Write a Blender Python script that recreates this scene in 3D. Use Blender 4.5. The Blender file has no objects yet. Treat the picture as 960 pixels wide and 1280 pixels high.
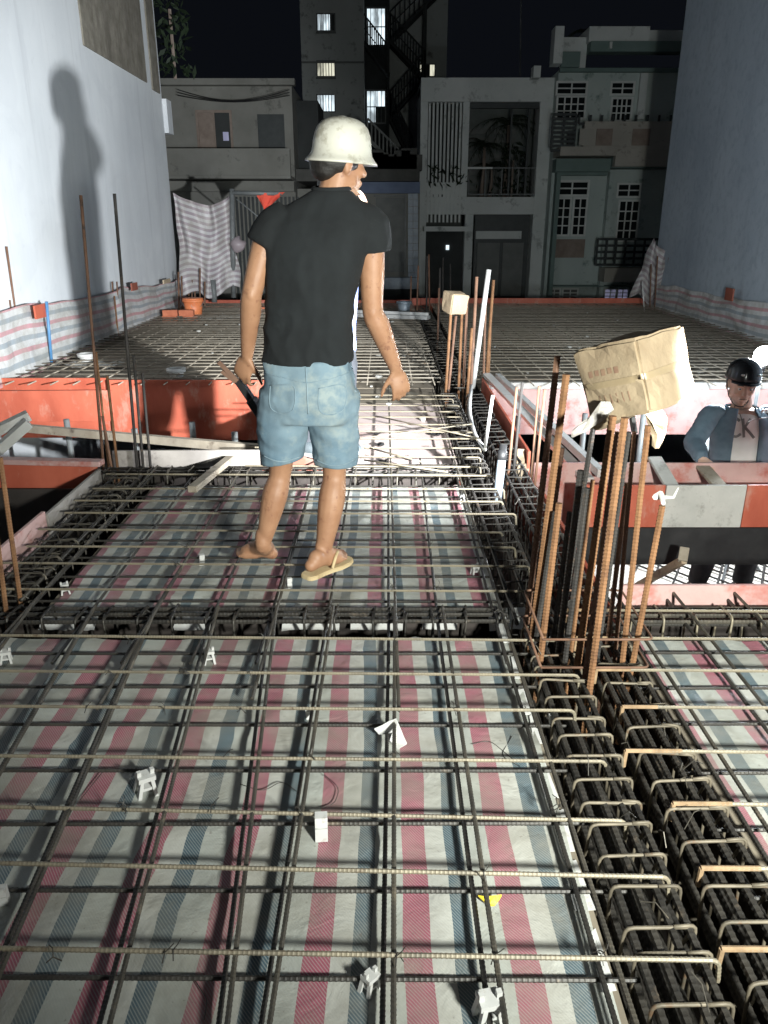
import bpy, bmesh, math, random
from mathutils import Vector, Matrix, noise
from mathutils.bvhtree import BVHTree
SC = bpy.context.scene
COL = SC.collection
R = random.Random(11)
rad = math.radians
V = Vector

# ------------------------------------------------------------------ camera
CAMZ = 1.40
TH = rad(20.56); CT = math.cos(TH); ST = math.sin(TH)
cd = bpy.data.cameras.new('camera'); cd.sensor_fit = 'HORIZONTAL'; cd.sensor_width = 36; cd.lens = 36
cd.clip_start = 0.05; cd.clip_end = 900
cam = bpy.data.objects.new('camera', cd); COL.objects.link(cam)
cam.location = (0, 0, CAMZ); cam.rotation_euler = (rad(90) - TH, 0, 0)
SC.camera = cam
# ------------------------------------------------------------------ night sky
wd = bpy.data.worlds.new('World'); SC.world = wd; wd.use_nodes = True
bg = wd.node_tree.nodes['Background']
bg.inputs[0].default_value = (0.30, 0.36, 0.52, 1); bg.inputs[1].default_value = 0.011
SC.view_settings.view_transform = 'Standard'; SC.view_settings.look = 'None'
SC.view_settings.exposure = 0.0; SC.view_settings.gamma = 1
# ------------------------------------------------------------------ the work lamps of the night shift
# LAMP1 floodlight beside the deck (throws the tall shadow on the left wall), LAMP2 the glaring one in view,
# LAMP3 hand lamp next to the photographer (its shadows of the bars run away from the camera and to the left)
LAMP1 = V((1.50, 1.75, 0.95)); AIM1 = V((-3.1, 10.5, 0.95))
LAMP2 = V((2.60, 5.30, 0.555))
LAMP3 = V((1.02, -0.30, 1.28)); AIM3 = V((0.95, 3.0, 1.42))
def lamp(name, loc, aim, power, col, size, cone, blend):
    ld = bpy.data.lights.new(name, 'SPOT'); ld.energy = power; ld.color = col; ld.shadow_soft_size = size
    ld.spot_size = rad(cone); ld.spot_blend = blend
    o = bpy.data.objects.new(name, ld); COL.objects.link(o); o.location = loc
    o.rotation_euler = (aim - loc).to_track_quat('-Z', 'Y').to_euler()
    return o
lamp('floodlight_beam', LAMP1, AIM1, 4700, (0.95, 0.98, 1.0), 0.045, 53, 0.75)
l2 = lamp('work_lamp_glow', LAMP2, LAMP2 + V((-1, -.15, -.15)), 820, (0.85, 0.93, 1.0), 0.085, 180, 1.0); l2.data.type = 'POINT'
lamp('hand_lamp_glow', LAMP3, AIM3, 1020, (0.97, 1.0, 0.93), 0.10, 130, 1.0)

# point helpers: a viewing ray of the photograph met with a level, a depth plane or a side plane
def ray(px, py):
    x = (px - 480) / 960; y = (640 - py) / 960
    return V((x, CT + y * ST, -ST + y * CT))
def G(px, py, z=0.0):
    d = ray(px, py); t = (z - CAMZ) / d.z
    return V((d.x * t, d.y * t, z))
def W(px, py, Y):
    d = ray(px, py); t = Y / d.y
    return V((d.x * t, Y, CAMZ + d.z * t))
def S(px, py, X):
    d = ray(px, py); t = X / d.x
    return V((X, d.y * t, CAMZ + d.z * t))

# ------------------------------------------------------------------ materials
def nt(name):
    m = bpy.data.materials.new(name); m.use_nodes = True
    t = m.node_tree; b = t.nodes['Principled BSDF']
    return m, t, b
def L(t, a, b): t.links.new(a, b)
def nd(t, kind, **kw):
    n = t.nodes.new(kind)
    for k, v in kw.items():
        if k.startswith('i_'):
            key = k[2:]
            key = int(key) if key.isdigit() else key
            n.inputs[key].default_value = v
        else: setattr(n, k, v)
    return n
def ramp(t, fac, stops, interp='LINEAR'):
    r = t.nodes.new('ShaderNodeValToRGB'); cr = r.color_ramp; cr.interpolation = interp
    while len(cr.elements) < len(stops): cr.elements.new(0.5)
    for e, (p, c) in zip(cr.elements, stops):
        e.position = p; e.color = (*c, 1) if len(c) == 3 else c
    L(t, fac, r.inputs[0]); return r.outputs[0]
def mixc(t, fac, a, b, mode='MIX'):
    n = t.nodes.new('ShaderNodeMix'); n.data_type = 'RGBA'; n.blend_type = mode
    for sock, val in ((n.inputs[0], fac), (n.inputs[6], a), (n.inputs[7], b)):
        if hasattr(val, 'links'): L(t, val, sock)
        elif isinstance(val, (int, float)): sock.default_value = val
        else: sock.default_value = (*val, 1)
    return n.outputs[2]
def math_(t, op, a, b=0.0):
    n = t.nodes.new('ShaderNodeMath'); n.operation = op
    for i, val in enumerate((a, b)):
        if hasattr(val, 'links'): L(t, val, n.inputs[i])
        else: n.inputs[i].default_value = val
    return n.outputs[0]
def coords(t, scale=(1, 1, 1), kind='Object', rnd=False):
    tc = t.nodes.new('ShaderNodeTexCoord'); mp = t.nodes.new('ShaderNodeMapping')
    L(t, tc.outputs[kind], mp.inputs[0]); mp.inputs['Scale'].default_value = scale
    if rnd:
        oi = t.nodes.new('ShaderNodeObjectInfo'); cmb = t.nodes.new('ShaderNodeCombineXYZ')
        mul = math_(t, 'MULTIPLY', oi.outputs['Random'], 37.0)
        L(t, mul, cmb.inputs[0]); L(t, mul, cmb.inputs[2]); L(t, cmb.outputs[0], mp.inputs['Location'])
    return mp.outputs[0]
def noi(t, co, scale, detail=4, rough=0.6, dist=0.0):
    n = nd(t, 'ShaderNodeTexNoise'); L(t, co, n.inputs['Vector'])
    n.inputs['Scale'].default_value = scale; n.inputs['Detail'].default_value = detail
    n.inputs['Roughness'].default_value = rough; n.inputs['Distortion'].default_value = dist
    return n.outputs[0]
def bump(t, b, h, strength=0.3, dist=0.01):
    n = nd(t, 'ShaderNodeBump'); n.inputs['Strength'].default_value = strength; n.inputs['Distance'].default_value = dist
    L(t, h, n.inputs['Height']); L(t, n.outputs[0], b.inputs['Normal'])
def plain(name, c1, c2, scale=6, rough=0.7, stretch=(1, 1, 1), spot=None, spot_scale=14, spot_at=0.62, bmp=0.25, metal=0.0, bscale=None, bdist=0.004, rnd=True):
    """two tones of the same stuff, patches of wear and a fine relief"""
    m, t, b = nt(name)
    co = coords(t, stretch, rnd=rnd)
    n1 = noi(t, co, scale, 6)
    col = ramp(t, n1, [(0.3, c1), (0.7, c2)])
    if spot is not None:
        n2 = noi(t, co, spot_scale, 5, 0.7)
        f = ramp(t, n2, [(spot_at - 0.05, (0, 0, 0)), (spot_at + 0.07, (1, 1, 1))])
        col = mixc(t, f, col, spot)
    L(t, col, b.inputs['Base Color'])
    b.inputs['Roughness'].default_value = rough; b.inputs['Metallic'].default_value = metal
    if bmp: bump(t, b, noi(t, co, bscale or scale * 8, 4), bmp, bdist)
    return m
M = {}
M['bar_top'] = plain('lit_dusty_steel', (.17, .15, .115), (.33, .285, .20), 9, .55, spot=(.12, .08, .05), spot_scale=18, metal=.25)  # paler tone puts the lamplight on the top bars into the colour
M['bar_tie'] = plain('dull_stirrup_steel', (.085, .072, .052), (.23, .195, .14), 11, .6, spot=(.13, .075, .04), spot_scale=20, metal=.2)
M['bar_far'] = plain('dry_dusty_steel', (.20, .175, .135), (.34, .30, .24), 9, .7, spot=(.16, .11, .07), spot_scale=12)
M['bar_low'] = plain('shaded_steel', (.022, .021, .02), (.075, .068, .058), 9, .5, spot=(.14, .11, .08), spot_scale=12, spot_at=.66, metal=.3)  # same steel, darkened so the lower bars carry their shade in the colour
M['bar_long'] = plain('shaded_grey_steel', (.035, .033, .03), (.13, .115, .09), 6, .5, spot=(.19, .16, .12), spot_scale=12, metal=.3)  # darker copy of the steel, shade on the long bars painted in
M['bar_rust'] = plain('orange_rust', (.13, .062, .027), (.27, .135, .06), 9, .85, spot=(.11, .05, .025), spot_scale=10, spot_at=.60, bscale=160, bmp=.4)
M['bar_dull'] = plain('brown_rust', (.10, .05, .03), (.22, .12, .075), 7, .75, spot=(.04, .03, .025), spot_scale=10)
M['bar_black'] = plain('black_steel', (.015, .014, .013), (.045, .04, .036), 8, .8, spot=(.09, .06, .04), spot_scale=12)
M['bar_tip'] = plain('rusty_tip', (.20, .13, .07), (.38, .26, .15), 30, .8)
M['red_ply'] = plain('red_film_plywood', (.37, .075, .04), (.55, .14, .08), 3.5, .6, spot=(.48, .22, .16), spot_scale=6, spot_at=.61, stretch=(1, 1, .45), bscale=60, bmp=.2)
M['red_ply_dim'] = plain('brown_red_plywood', (.22, .06, .04), (.34, .11, .07), 3, .6, spot=(.20, .12, .10), spot_scale=5, bscale=60, bmp=.15)
M['pink_ply'] = plain('pink_worn_plywood', (.46, .27, .25), (.60, .42, .39), 3, .65, spot=(.45, .16, .13), spot_scale=3.2, spot_at=.56, bscale=70, bmp=.2)
M['pink_deck'] = plain('pale_pink_deck_plywood', (.55, .43, .40), (.68, .58, .55), 3, .7, spot=(.45, .28, .25), spot_scale=4, spot_at=.62, bscale=60)
M['grey_ply'] = plain('cement_stained_plywood', (.22, .20, .18), (.37, .34, .31), 4, .8, spot=(.14, .12, .11), spot_scale=6, bscale=70)
M['pale_ply'] = plain('cement_washed_plywood', (.42, .42, .39), (.56, .55, .51), 4, .8, spot=(.32, .31, .28), spot_scale=9, bscale=60)
M['deck_ply'] = plain('dusty_deck_plywood', (.15, .125, .095), (.28, .24, .18), 1.6, .85, spot=(.27, .235, .18), spot_scale=3.5, spot_at=.57, bscale=40)
M['shaded_ply'] = plain('shaded_plywood', (.022, .018, .016), (.05, .04, .035), 3, .8)  # near-black tone puts the shade inside the trenches into the plywood colour
M['timber'] = plain('raw_timber', (.42, .33, .22), (.58, .48, .34), 5, .75, stretch=(1, 1, 1), spot=(.3, .22, .14), spot_scale=9)
M['old_timber'] = plain('weathered_timber', (.25, .21, .16), (.42, .37, .29), 6, .8, spot=(.15, .12, .09), spot_scale=8)
M['white_alu'] = plain('pale_aluminium', (.55, .55, .53), (.68, .68, .66), 5, .4, metal=.2, spot=(.4, .39, .36), spot_scale=10)
M['wall_white'] = None
M['spacer'] = plain('white_plastic', (.52, .52, .5), (.66, .66, .64), 8, .5, spot=(.45, .42, .38), spot_scale=40, bmp=.1)
M['pvc_grey'] = plain('grey_pvc', (.25, .30, .34), (.34, .40, .45), 6, .4, spot=(.2, .22, .24), spot_scale=10, bmp=.05)
M['pvc_white'] = plain('white_pvc', (.6, .6, .58), (.75, .75, .73), 4, .4, bmp=.05)
M['black'] = plain('black_rubber', (.012, .012, .013), (.03, .03, .031), 8, .5, bmp=.1)
M['blue_paint'] = plain('blue_paint', (.05, .16, .32), (.10, .25, .45), 8, .5)
M['bucket'] = plain('orange_plastic', (.62, .17, .06), (.75, .25, .10), 5, .5, spot=(.5, .3, .22), spot_scale=9, bmp=.1)
M['brick'] = plain('red_brick', (.42, .12, .06), (.56, .19, .10), 12, .85)
M['cardboard'] = None
M['yellow'] = plain('yellow_foil', (.75, .55, .03), (.85, .68, .08), 12, .35)
M['skin'] = plain('tanned_skin', (.31, .155, .085), (.41, .225, .13), 11, .55, spot=(.22, .10, .06), spot_scale=26, bscale=220, bmp=.12, bdist=.002)
M['skin_pale'] = plain('light_skin', (.50, .32, .24), (.58, .39, .30), 18, .5, bscale=220, bmp=.12, bdist=.002)
M['hair'] = plain('black_hair', (.008, .007, .006), (.02, .017, .015), 60, .5, bmp=.6, bscale=260)
M['helmet'] = plain('scuffed_white_helmet', (.47, .46, .40), (.56, .545, .48), 5, .45, spot=(.33, .31, .25), spot_scale=13, spot_at=.56, bmp=.15, bscale=30)
M['helmet_black'] = plain('glossy_black_helmet', (.012, .013, .015), (.02, .022, .025), 6, .18, bmp=0)
M['shirt_black'] = plain('black_cotton', (.0055, .007, .008), (.011, .014, .0155), 7, .95, spot=(.02, .023, .024), spot_scale=10, spot_at=.68, bscale=420, bmp=.3, bdist=.002)
M['shirt_white'] = plain('white_cotton', (.74, .74, .71), (.83, .83, .80), 8, .9, bscale=300, bmp=.2, bdist=.002)
M['jacket'] = plain('blue_grey_jacket', (.075, .12, .16), (.14, .20, .25), 9, .75, bscale=200, bmp=.3, bdist=.002)
M['trousers'] = plain('dark_trousers', (.018, .02, .026), (.04, .043, .05), 9, .9, bscale=250)
M['denim'] = plain('faded_denim', (.11, .18, .235), (.22, .30, .345), 5.5, .9, spot=(.27, .325, .33), spot_scale=4.5, spot_at=.58, bscale=500, bmp=.35, bdist=.002)
M['denim_seam'] = plain('denim_seam', (.15, .22, .27), (.26, .34, .38), 30, .9, bscale=300)
M['sleeve_print'] = plain('blue_white_sleeve', (.26, .27, .32), (.36, .37, .42), 10, .85, spot=(.08, .13, .35), spot_scale=22, spot_at=.53)
M['sandal'] = plain('straw_coloured_foam', (.50, .38, .20), (.62, .50, .30), 12, .8, spot=(.35, .25, .13), spot_scale=25)
M['shoe'] = plain('grey_canvas_shoe', (.05, .065, .075), (.10, .12, .13), 20, .8)
M['plastic_film'] = plain('crumpled_plastic', (.20, .18, .16), (.36, .34, .31), 22, .35, bmp=.5)
M['cloth_red'] = plain('red_cloth', (.55, .05, .03), (.7, .10, .06), 6, .85)
M['ground'] = plain('dark_earth', (.035, .033, .03), (.07, .065, .06), .8, .95)
M['lower'] = plain('lower_slab_ply', (.50, .47, .41), (.62, .58, .51), 2.5, .8, spot=(.3, .27, .23), spot_scale=5)

def wall_mat():
    m, t, b = nt('white_painted_wall'); co = coords(t)
    n1 = noi(t, co, .55, 5); n2 = noi(t, coords(t, (1, 1, .12)), 2.6, 5, .65); n3 = noi(t, co, 7, 6, .7)
    col = ramp(t, n1, [(.3, (.60, .635, .66)), (.7, (.70, .73, .75))])
    f = ramp(t, n2, [(.45, (0, 0, 0)), (.75, (1, 1, 1))]); f2 = math_(t, 'MULTIPLY', f, .35)
    col = mixc(t, f2, col, (.47, .50, .53))
    f3 = ramp(t, n3, [(.60, (0, 0, 0)), (.72, (1, 1, 1))]); col = mixc(t, math_(t, 'MULTIPLY', f3, .25), col, (.44, .47, .5))
    n4 = noi(t, coords(t, (1, .9, .045)), 5.5, 4, .6); col = mixc(t, math_(t, 'MULTIPLY', ramp(t, n4, [(.58, (0, 0, 0)), (.70, (1, 1, 1))]), .30), col, (.40, .42, .44))
    n5 = noi(t, co, 1.3, 3, .5, 1.2); col = mixc(t, math_(t, 'MULTIPLY', ramp(t, n5, [(.52, (0, 0, 0)), (.56, (1, 1, 1))]), .16), col, (.50, .53, .57))
    L(t, col, b.inputs['Base Color']); b.inputs['Roughness'].default_value = .85
    bump(t, b, noi(t, co, 45, 5), .25, .006); return m
M['wall_white'] = wall_mat()
def right_wall_mat():
    m, t, b = nt('bare_grey_blue_wall'); co = coords(t)
    n1 = noi(t, co, .7, 6); n3 = noi(t, co, 9, 6, .7)
    col = ramp(t, n1, [(.3, (.29, .345, .41)), (.7, (.41, .47, .53))])
    col = mixc(t, math_(t, 'MULTIPLY', ramp(t, n3, [(.48, (0, 0, 0)), (.66, (1, 1, 1))]), .45), col, (.22, .265, .32))
    n4 = noi(t, coords(t, (1, 1, .08)), 4, 5, .65); col = mixc(t, math_(t, 'MULTIPLY', ramp(t, n4, [(.55, (0, 0, 0)), (.72, (1, 1, 1))]), .35), col, (.23, .26, .30))
    L(t, col, b.inputs['Base Color']); b.inputs['Roughness'].default_value = .9
    bump(t, b, noi(t, co, 60, 5), .35, .006); return m
M['wall_right'] = right_wall_mat()
def cement_mat(name, c1, c2, dark):
    m, t, b = nt(name); co = coords(t)
    n1 = noi(t, co, 5, 8, .75); n2 = noi(t, coords(t, (1, 1, .15)), 6, 5, .7)
    col = ramp(t, n1, [(.3, c1), (.65, c2)])
    col = mixc(t, math_(t, 'MULTIPLY', ramp(t, n2, [(.4, (0, 0, 0)), (.7, (1, 1, 1))]), .6), col, dark)
    L(t, col, b.inputs['Base Color']); b.inputs['Roughness'].default_value = .95
    bump(t, b, noi(t, co, 30, 6), .6, .01); return m
M['render_cement'] = cement_mat('stained_cement', (.13, .12, .09), (.27, .25, .21), (.07, .06, .05))

def tarp_mat(name, period, stops, weave=.0072, hatch=.42):
    """woven striped sheet: UV is in metres, u across the stripes"""
    m, t, b = nt(name)
    tc = t.nodes.new('ShaderNodeTexCoord'); sp = t.nodes.new('ShaderNodeSeparateXYZ'); L(t, tc.outputs['UV'], sp.inputs[0])
    u, v = sp.outputs[0], sp.outputs[1]
    wob = math_(t, 'MULTIPLY', math_(t, 'SUBTRACT', noi(t, tc.outputs['UV'], 3, 2), .5), .008)
    uu = math_(t, 'ADD', u, wob)
    fr = math_(t, 'FRACT', math_(t, 'DIVIDE', uu, period))
    col = ramp(t, fr, stops, 'CONSTANT')
    # twill of the weave, only where the stripe is coloured
    tw = math_(t, 'FRACT', math_(t, 'DIVIDE', math_(t, 'ADD', u, math_(t, 'MULTIPLY', v, .8)), weave))
    twm = math_(t, 'GREATER_THAN', tw, .62)
    white = (.50, .50, .46)
    col2 = mixc(t, math_(t, 'MULTIPLY', twm, hatch), col, white)
    n = noi(t, tc.outputs['UV'], 5, 6, .65)
    dirt = math_(t, 'MULTIPLY', ramp(t, n, [(.42, (0, 0, 0)), (.66, (1, 1, 1))]), .55)
    col3 = mixc(t, dirt, col2, (.30, .28, .23))
    ns = noi(t, tc.outputs['UV'], 1.7, 6, .7, .6)
    col3 = mixc(t, math_(t, 'MULTIPLY', ramp(t, ns, [(.50, (0, 0, 0)), (.60, (1, 1, 1))]), .38), col3, (.20, .195, .165))
    n2 = noi(t, tc.outputs['UV'], 55, 3, .6)
    col4 = mixc(t, math_(t, 'MULTIPLY', ramp(t, n2, [(.66, (0, 0, 0)), (.72, (1, 1, 1))]), .5), col3, (.16, .14, .12))
    L(t, col4, b.inputs['Base Color']); b.inputs['Roughness'].default_value = .42
    h = math_(t, 'ADD', math_(t, 'MULTIPLY', twm, .05), math_(t, 'ADD', math_(t, 'MULTIPLY', noi(t, tc.outputs['UV'], 26, 4), .35), noi(t, tc.outputs['UV'], 7, 5, .6, 1.6)))
    bump(t, b, h, .55, .010); return m
wh = (.52, .52, .475); w2 = (.45, .47, .43); rd = (.36, .10, .145); bl = (.075, .125, .155)
M['tarp_floor'] = tarp_mat('striped_floor_tarp', .208, [(0, rd), (.27, wh), (.49, bl), (.68, w2)])
M['tarp_wall'] = tarp_mat('striped_wall_tarp', .19, [(0, (.55, .30, .33)), (.2, (.60, .61, .61)), (.5, (.33, .38, .42)), (.72, (.60, .61, .61))], hatch=.2)
M['tarp_hang'] = tarp_mat('grey_striped_tarp', .095, [(0, (.30, .25, .28)), (.5, (.50, .49, .50))], hatch=.2)

def cardboard_mat():
    m, t, b = nt('worn_cardboard'); co = coords(t)
    n1 = noi(t, co, 5, 6, .65)
    col = ramp(t, n1, [(.3, (.235, .175, .11)), (.7, (.31, .24, .155))])
    n2 = noi(t, co, 22, 4); col = mixc(t, math_(t, 'MULTIPLY', ramp(t, n2, [(.55, (0, 0, 0)), (.75, (1, 1, 1))]), .4), col, (.20, .14, .08))
    L(t, col, b.inputs['Base Color']); b.inputs['Roughness'].default_value = .8
    bump(t, b, noi(t, co, 16, 5), .45, .012); return m
M['cardboard'] = cardboard_mat()
M['print'] = plain('faded_red_print', (.21, .12, .08), (.27, .18, .11), 40, .8, bmp=0)
M['tape'] = plain('packing_tape', (.27, .205, .125), (.32, .25, .155), 9, .3, bmp=.1)
def emit(name, col, s):
    m, t, b = nt(name)
    if s < 5:
        f = ramp(t, noi(t, coords(t, (1.5, 1, .6)), 2.3, 2), [(.35, tuple(c * .25 for c in col)), (.6, col)])
        L(t, f, b.inputs['Emission Color'])
    b.inputs['Base Color'].default_value = (*col, 1); b.inputs['Emission Color'].default_value = (*col, 1)
    b.inputs['Emission Strength'].default_value = s; return m
M['lit_cool'] = emit('lit_window_cool', (.80, .93, 1.0), 1.3)
M['lit_warm'] = emit('lit_window_warm', (1.0, .98, .78), .75)
M['lit_dim'] = emit('lit_window_dim', (.55, .55, .80), .25)
M['bulb'] = emit('glowing_diffuser', (.93, .97, 1.0), 60)
def glassm(name, c, r=.15):
    m, t, b = nt(name); b.inputs['Base Color'].default_value = (*c, 1); b.inputs['Roughness'].default_value = r; return m
M['dark_glass'] = glassm('dark_glass', (.012, .016, .017))
M['facade_grey'] = plain('pale_concrete_facade', (.60, .64, .625), (.74, .77, .755), 1.2, .9, spot=(.33, .355, .345), spot_scale=2.5, bscale=12)
M['facade_green'] = plain('pale_green_facade', (.44, .52, .50), (.55, .62, .595), .9, .9, spot=(.2, .27, .25), spot_scale=2.5, bscale=12)
M['facade_tall'] = plain('grey_plaster', (.42, .45, .435), (.54, .57, .55), .6, .9, spot=(.2, .21, .2), spot_scale=2.2, bscale=10)
M['facade_old'] = plain('old_dark_plaster', (.20, .20, .18), (.29, .29, .265), .9, .9, spot=(.12, .12, .11), spot_scale=2.5, bscale=10)
M['facade_beige'] = plain('beige_plaster', (.38, .36, .32), (.48, .46, .41), 1.2, .9, spot=(.2, .18, .16), spot_scale=3, bscale=10)
M['trim_green'] = plain('green_trim', (.15, .22, .205), (.20, .275, .26), 2, .8)
M['trim_white'] = plain('white_window_frame', (.62, .65, .63), (.74, .77, .75), 3, .6, bmp=.05)
M['dark_metal'] = plain('dark_railing', (.02, .028, .03), (.04, .05, .05), 6, .5)
M['mid_metal'] = plain('grey_railing', (.10, .11, .11), (.17, .18, .18), 6, .5)
M['recess'] = plain('dim_interior', (.035, .04, .04), (.06, .065, .065), 1.5, .9)
M['interior'] = plain('grey_interior', (.13, .15, .145), (.20, .22, .21), 1.5, .9)
M['blue_sign'] = plain('blue_fascia', (.10, .14, .24), (.15, .20, .32), 3, .6)
M['shutter'] = plain('grey_shutter', (.13, .14, .135), (.19, .20, .19), 4, .6)
M['tile'] = plain('pale_blue_tile', (.20, .26, .33), (.30, .36, .43), 6, .4)
M['sign_brown'] = plain('worn_sign_board', (.22, .17, .14), (.32, .26, .22), 5, .7)
M['leaf'] = plain('dark_leaves', (.012, .022, .011), (.026, .045, .02), 8, .6)
M['roof'] = plain('old_roof_sheets', (.07, .07, .065), (.12, .12, .11), 2, .8)

# ------------------------------------------------------------------ mesh building
class MB:
    def __init__(s): s.v = []; s.f = []; s.uv = None
    def add(s, vs, fs):
        o = len(s.v); s.v += [tuple(p) for p in vs]; s.f += [tuple(i + o for i in f) for f in fs]
    def box(s, x0, y0, z0, x1, y1, z1):
        if x0 > x1: x0, x1 = x1, x0
        if y0 > y1: y0, y1 = y1, y0
        if z0 > z1: z0, z1 = z1, z0
        s.add([(x0, y0, z0), (x1, y0, z0), (x1, y1, z0), (x0, y1, z0), (x0, y0, z1), (x1, y0, z1), (x1, y1, z1), (x0, y1, z1)],
              [(0, 3, 2, 1), (4, 5, 6, 7), (0, 1, 5, 4), (1, 2, 6, 5), (2, 3, 7, 6), (3, 0, 4, 7)])
    def plank(s, p, q, w, h, up=V((0, 0, 1))):
        p = V(p); q = V(q); d = (q - p).normalized(); sd = d.cross(up).normalized(); u = sd.cross(d)
        vs = [e + sd * a * w / 2 + u * b * h / 2 for e in (p, q) for a, b in ((-1, -1), (1, -1), (1, 1), (-1, 1))]
        s.add(vs, [(0, 1, 2, 3), (7, 6, 5, 4), (0, 4, 5, 1), (1, 5, 6, 2), (2, 6, 7, 3), (3, 7, 4, 0)])
    def tube(s, pts, rs, n=8, cap=True):
        pts = [V(p) for p in pts]
        if not isinstance(rs, (list, tuple)): rs = [rs] * len(pts)
        d0 = (pts[1] - pts[0]).normalized()
        u = d0.orthogonal().normalized(); rings = []
        for i, p in enumerate(pts):
            a = pts[max(i - 1, 0)]; b = pts[min(i + 1, len(pts) - 1)]; d = (b - a)
            if d.length < 1e-9: d = d0
            d.normalize(); u = (u - d * u.dot(d))
            if u.length < 1e-6: u = d.orthogonal()
            u.normalize(); w = d.cross(u)
            rings.append([p + (u * math.cos(2 * math.pi * k / n) + w * math.sin(2 * math.pi * k / n)) * rs[i] for k in range(n)])
        s.loft(rings, cap)
    def loft(s, rings, cap=True):
        n = len(rings[0]); o = len(s.v)
        for r in rings: s.v += [tuple(p) for p in r]
        for i in range(len(rings) - 1):
            for k in range(n):
                a = o + i * n + k; b = o + i * n + (k + 1) % n
                s.f.append((a, b, b + n, a + n))
        if cap:
            s.f.append(tuple(o + k for k in reversed(range(n)))); e = o + (len(rings) - 1) * n
            s.f.append(tuple(e + k for k in range(n)))
    def lathe(s, prof, c=(0, 0, 0), n=20, sx=1, sy=1, mat=None, cap=True):
        rings = []
        for r, z in prof:
            ring = [V((r * sx * math.cos(2 * math.pi * k / n), r * sy * math.sin(2 * math.pi * k / n), z)) for k in range(n)]
            if mat is not None: ring = [mat @ p for p in ring]
            rings.append([p + V(c) for p in ring])
        s.loft(rings, cap)
    def ell(s, c, r, n=14, m=9, mat=None):
        rings = []
        for i in range(m + 1):
            a = -math.pi / 2 + math.pi * (i + .001) / (m + .002); q = max(math.cos(a), .02)
            ring = [V((r[0] * q * math.cos(2 * math.pi * k / n), r[1] * q * math.sin(2 * math.pi * k / n), r[2] * math.sin(a))) for k in range(n)]
            if mat is not None: ring = [mat @ p for p in ring]
            rings.append([p + V(c) for p in ring])
        s.loft(rings)
    def mesh(s, name, m=None, smooth=False):
        me = bpy.data.meshes.new(name); me.from_pydata(s.v, [], s.f)
        if m is not None: me.materials.append(M[m] if isinstance(m, str) else m)
        if smooth: me.polygons.foreach_set('use_smooth', [True] * len(me.polygons))
        if s.uv:
            lay = me.uv_layers.new(name='UVMap')
            for lp in me.loops: lay.data[lp.index].uv = s.uv[lp.vertex_index]
        me.update(); return me
    def build(s, name, m, parent=None, smooth=False):
        return place(name, s.mesh(name, m, smooth), parent)
LOC = {}
def place(name, me, parent=None):
    o = bpy.data.objects.new(name, me); COL.objects.link(o)
    adopt(o, parent); return o
def adopt(o, parent):
    if parent is not None:
        o.parent = parent
        if parent in LOC: o.matrix_parent_inverse = Matrix.Translation(-LOC[parent])
def tag(o, label=None, cat=None, group=None, kind=None):
    if label: o['label'] = label
    if cat: o['category'] = cat
    if group: o['group'] = group
    if kind: o['kind'] = kind
    return o
class Key(dict): pass
def thing(name, loc, label, cat, group=None):
    o = bpy.data.objects.new(name, None); COL.objects.link(o); o.location = loc; o.empty_display_size = .1
    LOC[o] = V(loc); return tag(o, label, cat, group)
def box_thing(name, dims, m, label, cat, group=None, bev=0):
    b = MB(); b.box(*dims); o = b.build(name, m)
    if bev: bevel(o, bev)
    return tag(o, label, cat, group)
def bevel(o, w=.004, seg=1):
    bm = bmesh.new(); bm.from_mesh(o.data)
    bmesh.ops.bevel(bm, geom=bm.edges[:], offset=w, segments=seg, affect='EDGES')
    bm.to_mesh(o.data); bm.free()
def struct(name, dims, m):
    b = MB(); b.box(*dims); return tag(b.build(name, m), kind='structure')

# ribbed reinforcing bar along a path, radius r; rounded bends come with the path
def arc_path(pts, br=.02, seg=4):
    pts = [V(p) for p in pts]; out = [pts[0]]
    for i in range(1, len(pts) - 1):
        a, p, b = pts[i - 1], pts[i], pts[i + 1]
        d1 = (a - p); d2 = (b - p); k = min(br, d1.length * .45, d2.length * .45)
        s, e = p + d1.normalized() * k, p + d2.normalized() * k
        for j in range(seg + 1):
            t = j / seg; out.append(s * (1 - t) ** 2 + p * 2 * t * (1 - t) + e * t * t)
    out.append(pts[-1]); return out
def rib_path(b, pts, r, pitch=.009, n=6, rib=1.10):
    pts = [V(p) for p in pts]; seg = []; tot = 0
    for a, c in zip(pts, pts[1:]): seg.append((a, c, tot)); tot += (c - a).length
    st = pitch / 3; N = max(3, int(tot / st)); P = []; RS = []
    j = 0
    for i in range(N + 1):
        s = tot * i / N
        while j < len(seg) - 1 and s > seg[j][2] + (seg[j][1] - seg[j][0]).length: j += 1
        a, c, s0 = seg[j]; l = (c - a).length
        P.append(a.lerp(c, min(1, (s - s0) / max(l, 1e-9)))); RS.append(r * (rib if i % 3 == 1 else .97))
    b.tube(P, RS, n)
BARC = {}
def bar_mesh(Ln, r, m, rib, pitch):
    key = (round(Ln, 2), r, m, rib)
    if key not in BARC:
        b = MB(); z = max(key[0], .01)
        if rib: rib_path(b, [(0, 0, 0), (0, 0, z)], r, pitch)
        else: b.tube([(0, 0, 0), (0, 0, z)], r, 6 if r > .006 else 5)
        BARC[key] = b.mesh('bar', m, smooth=not rib)
    return BARC[key], key[0]
def bar(p, q, r, m, parent, rib=True, name='bar', pitch=.011):
    p = V(p); q = V(q); d = q - p; me, l0 = bar_mesh(d.length, r, m, rib, pitch)
    o = place(name, me, parent); o.location = p
    o.rotation_mode = 'QUATERNION'; o.rotation_quaternion = d.to_track_quat('Z', 'Y')
    o.scale = (1, 1, d.length / max(l0, .01)); return o
def jit(a): return R.uniform(-a, a)
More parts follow.
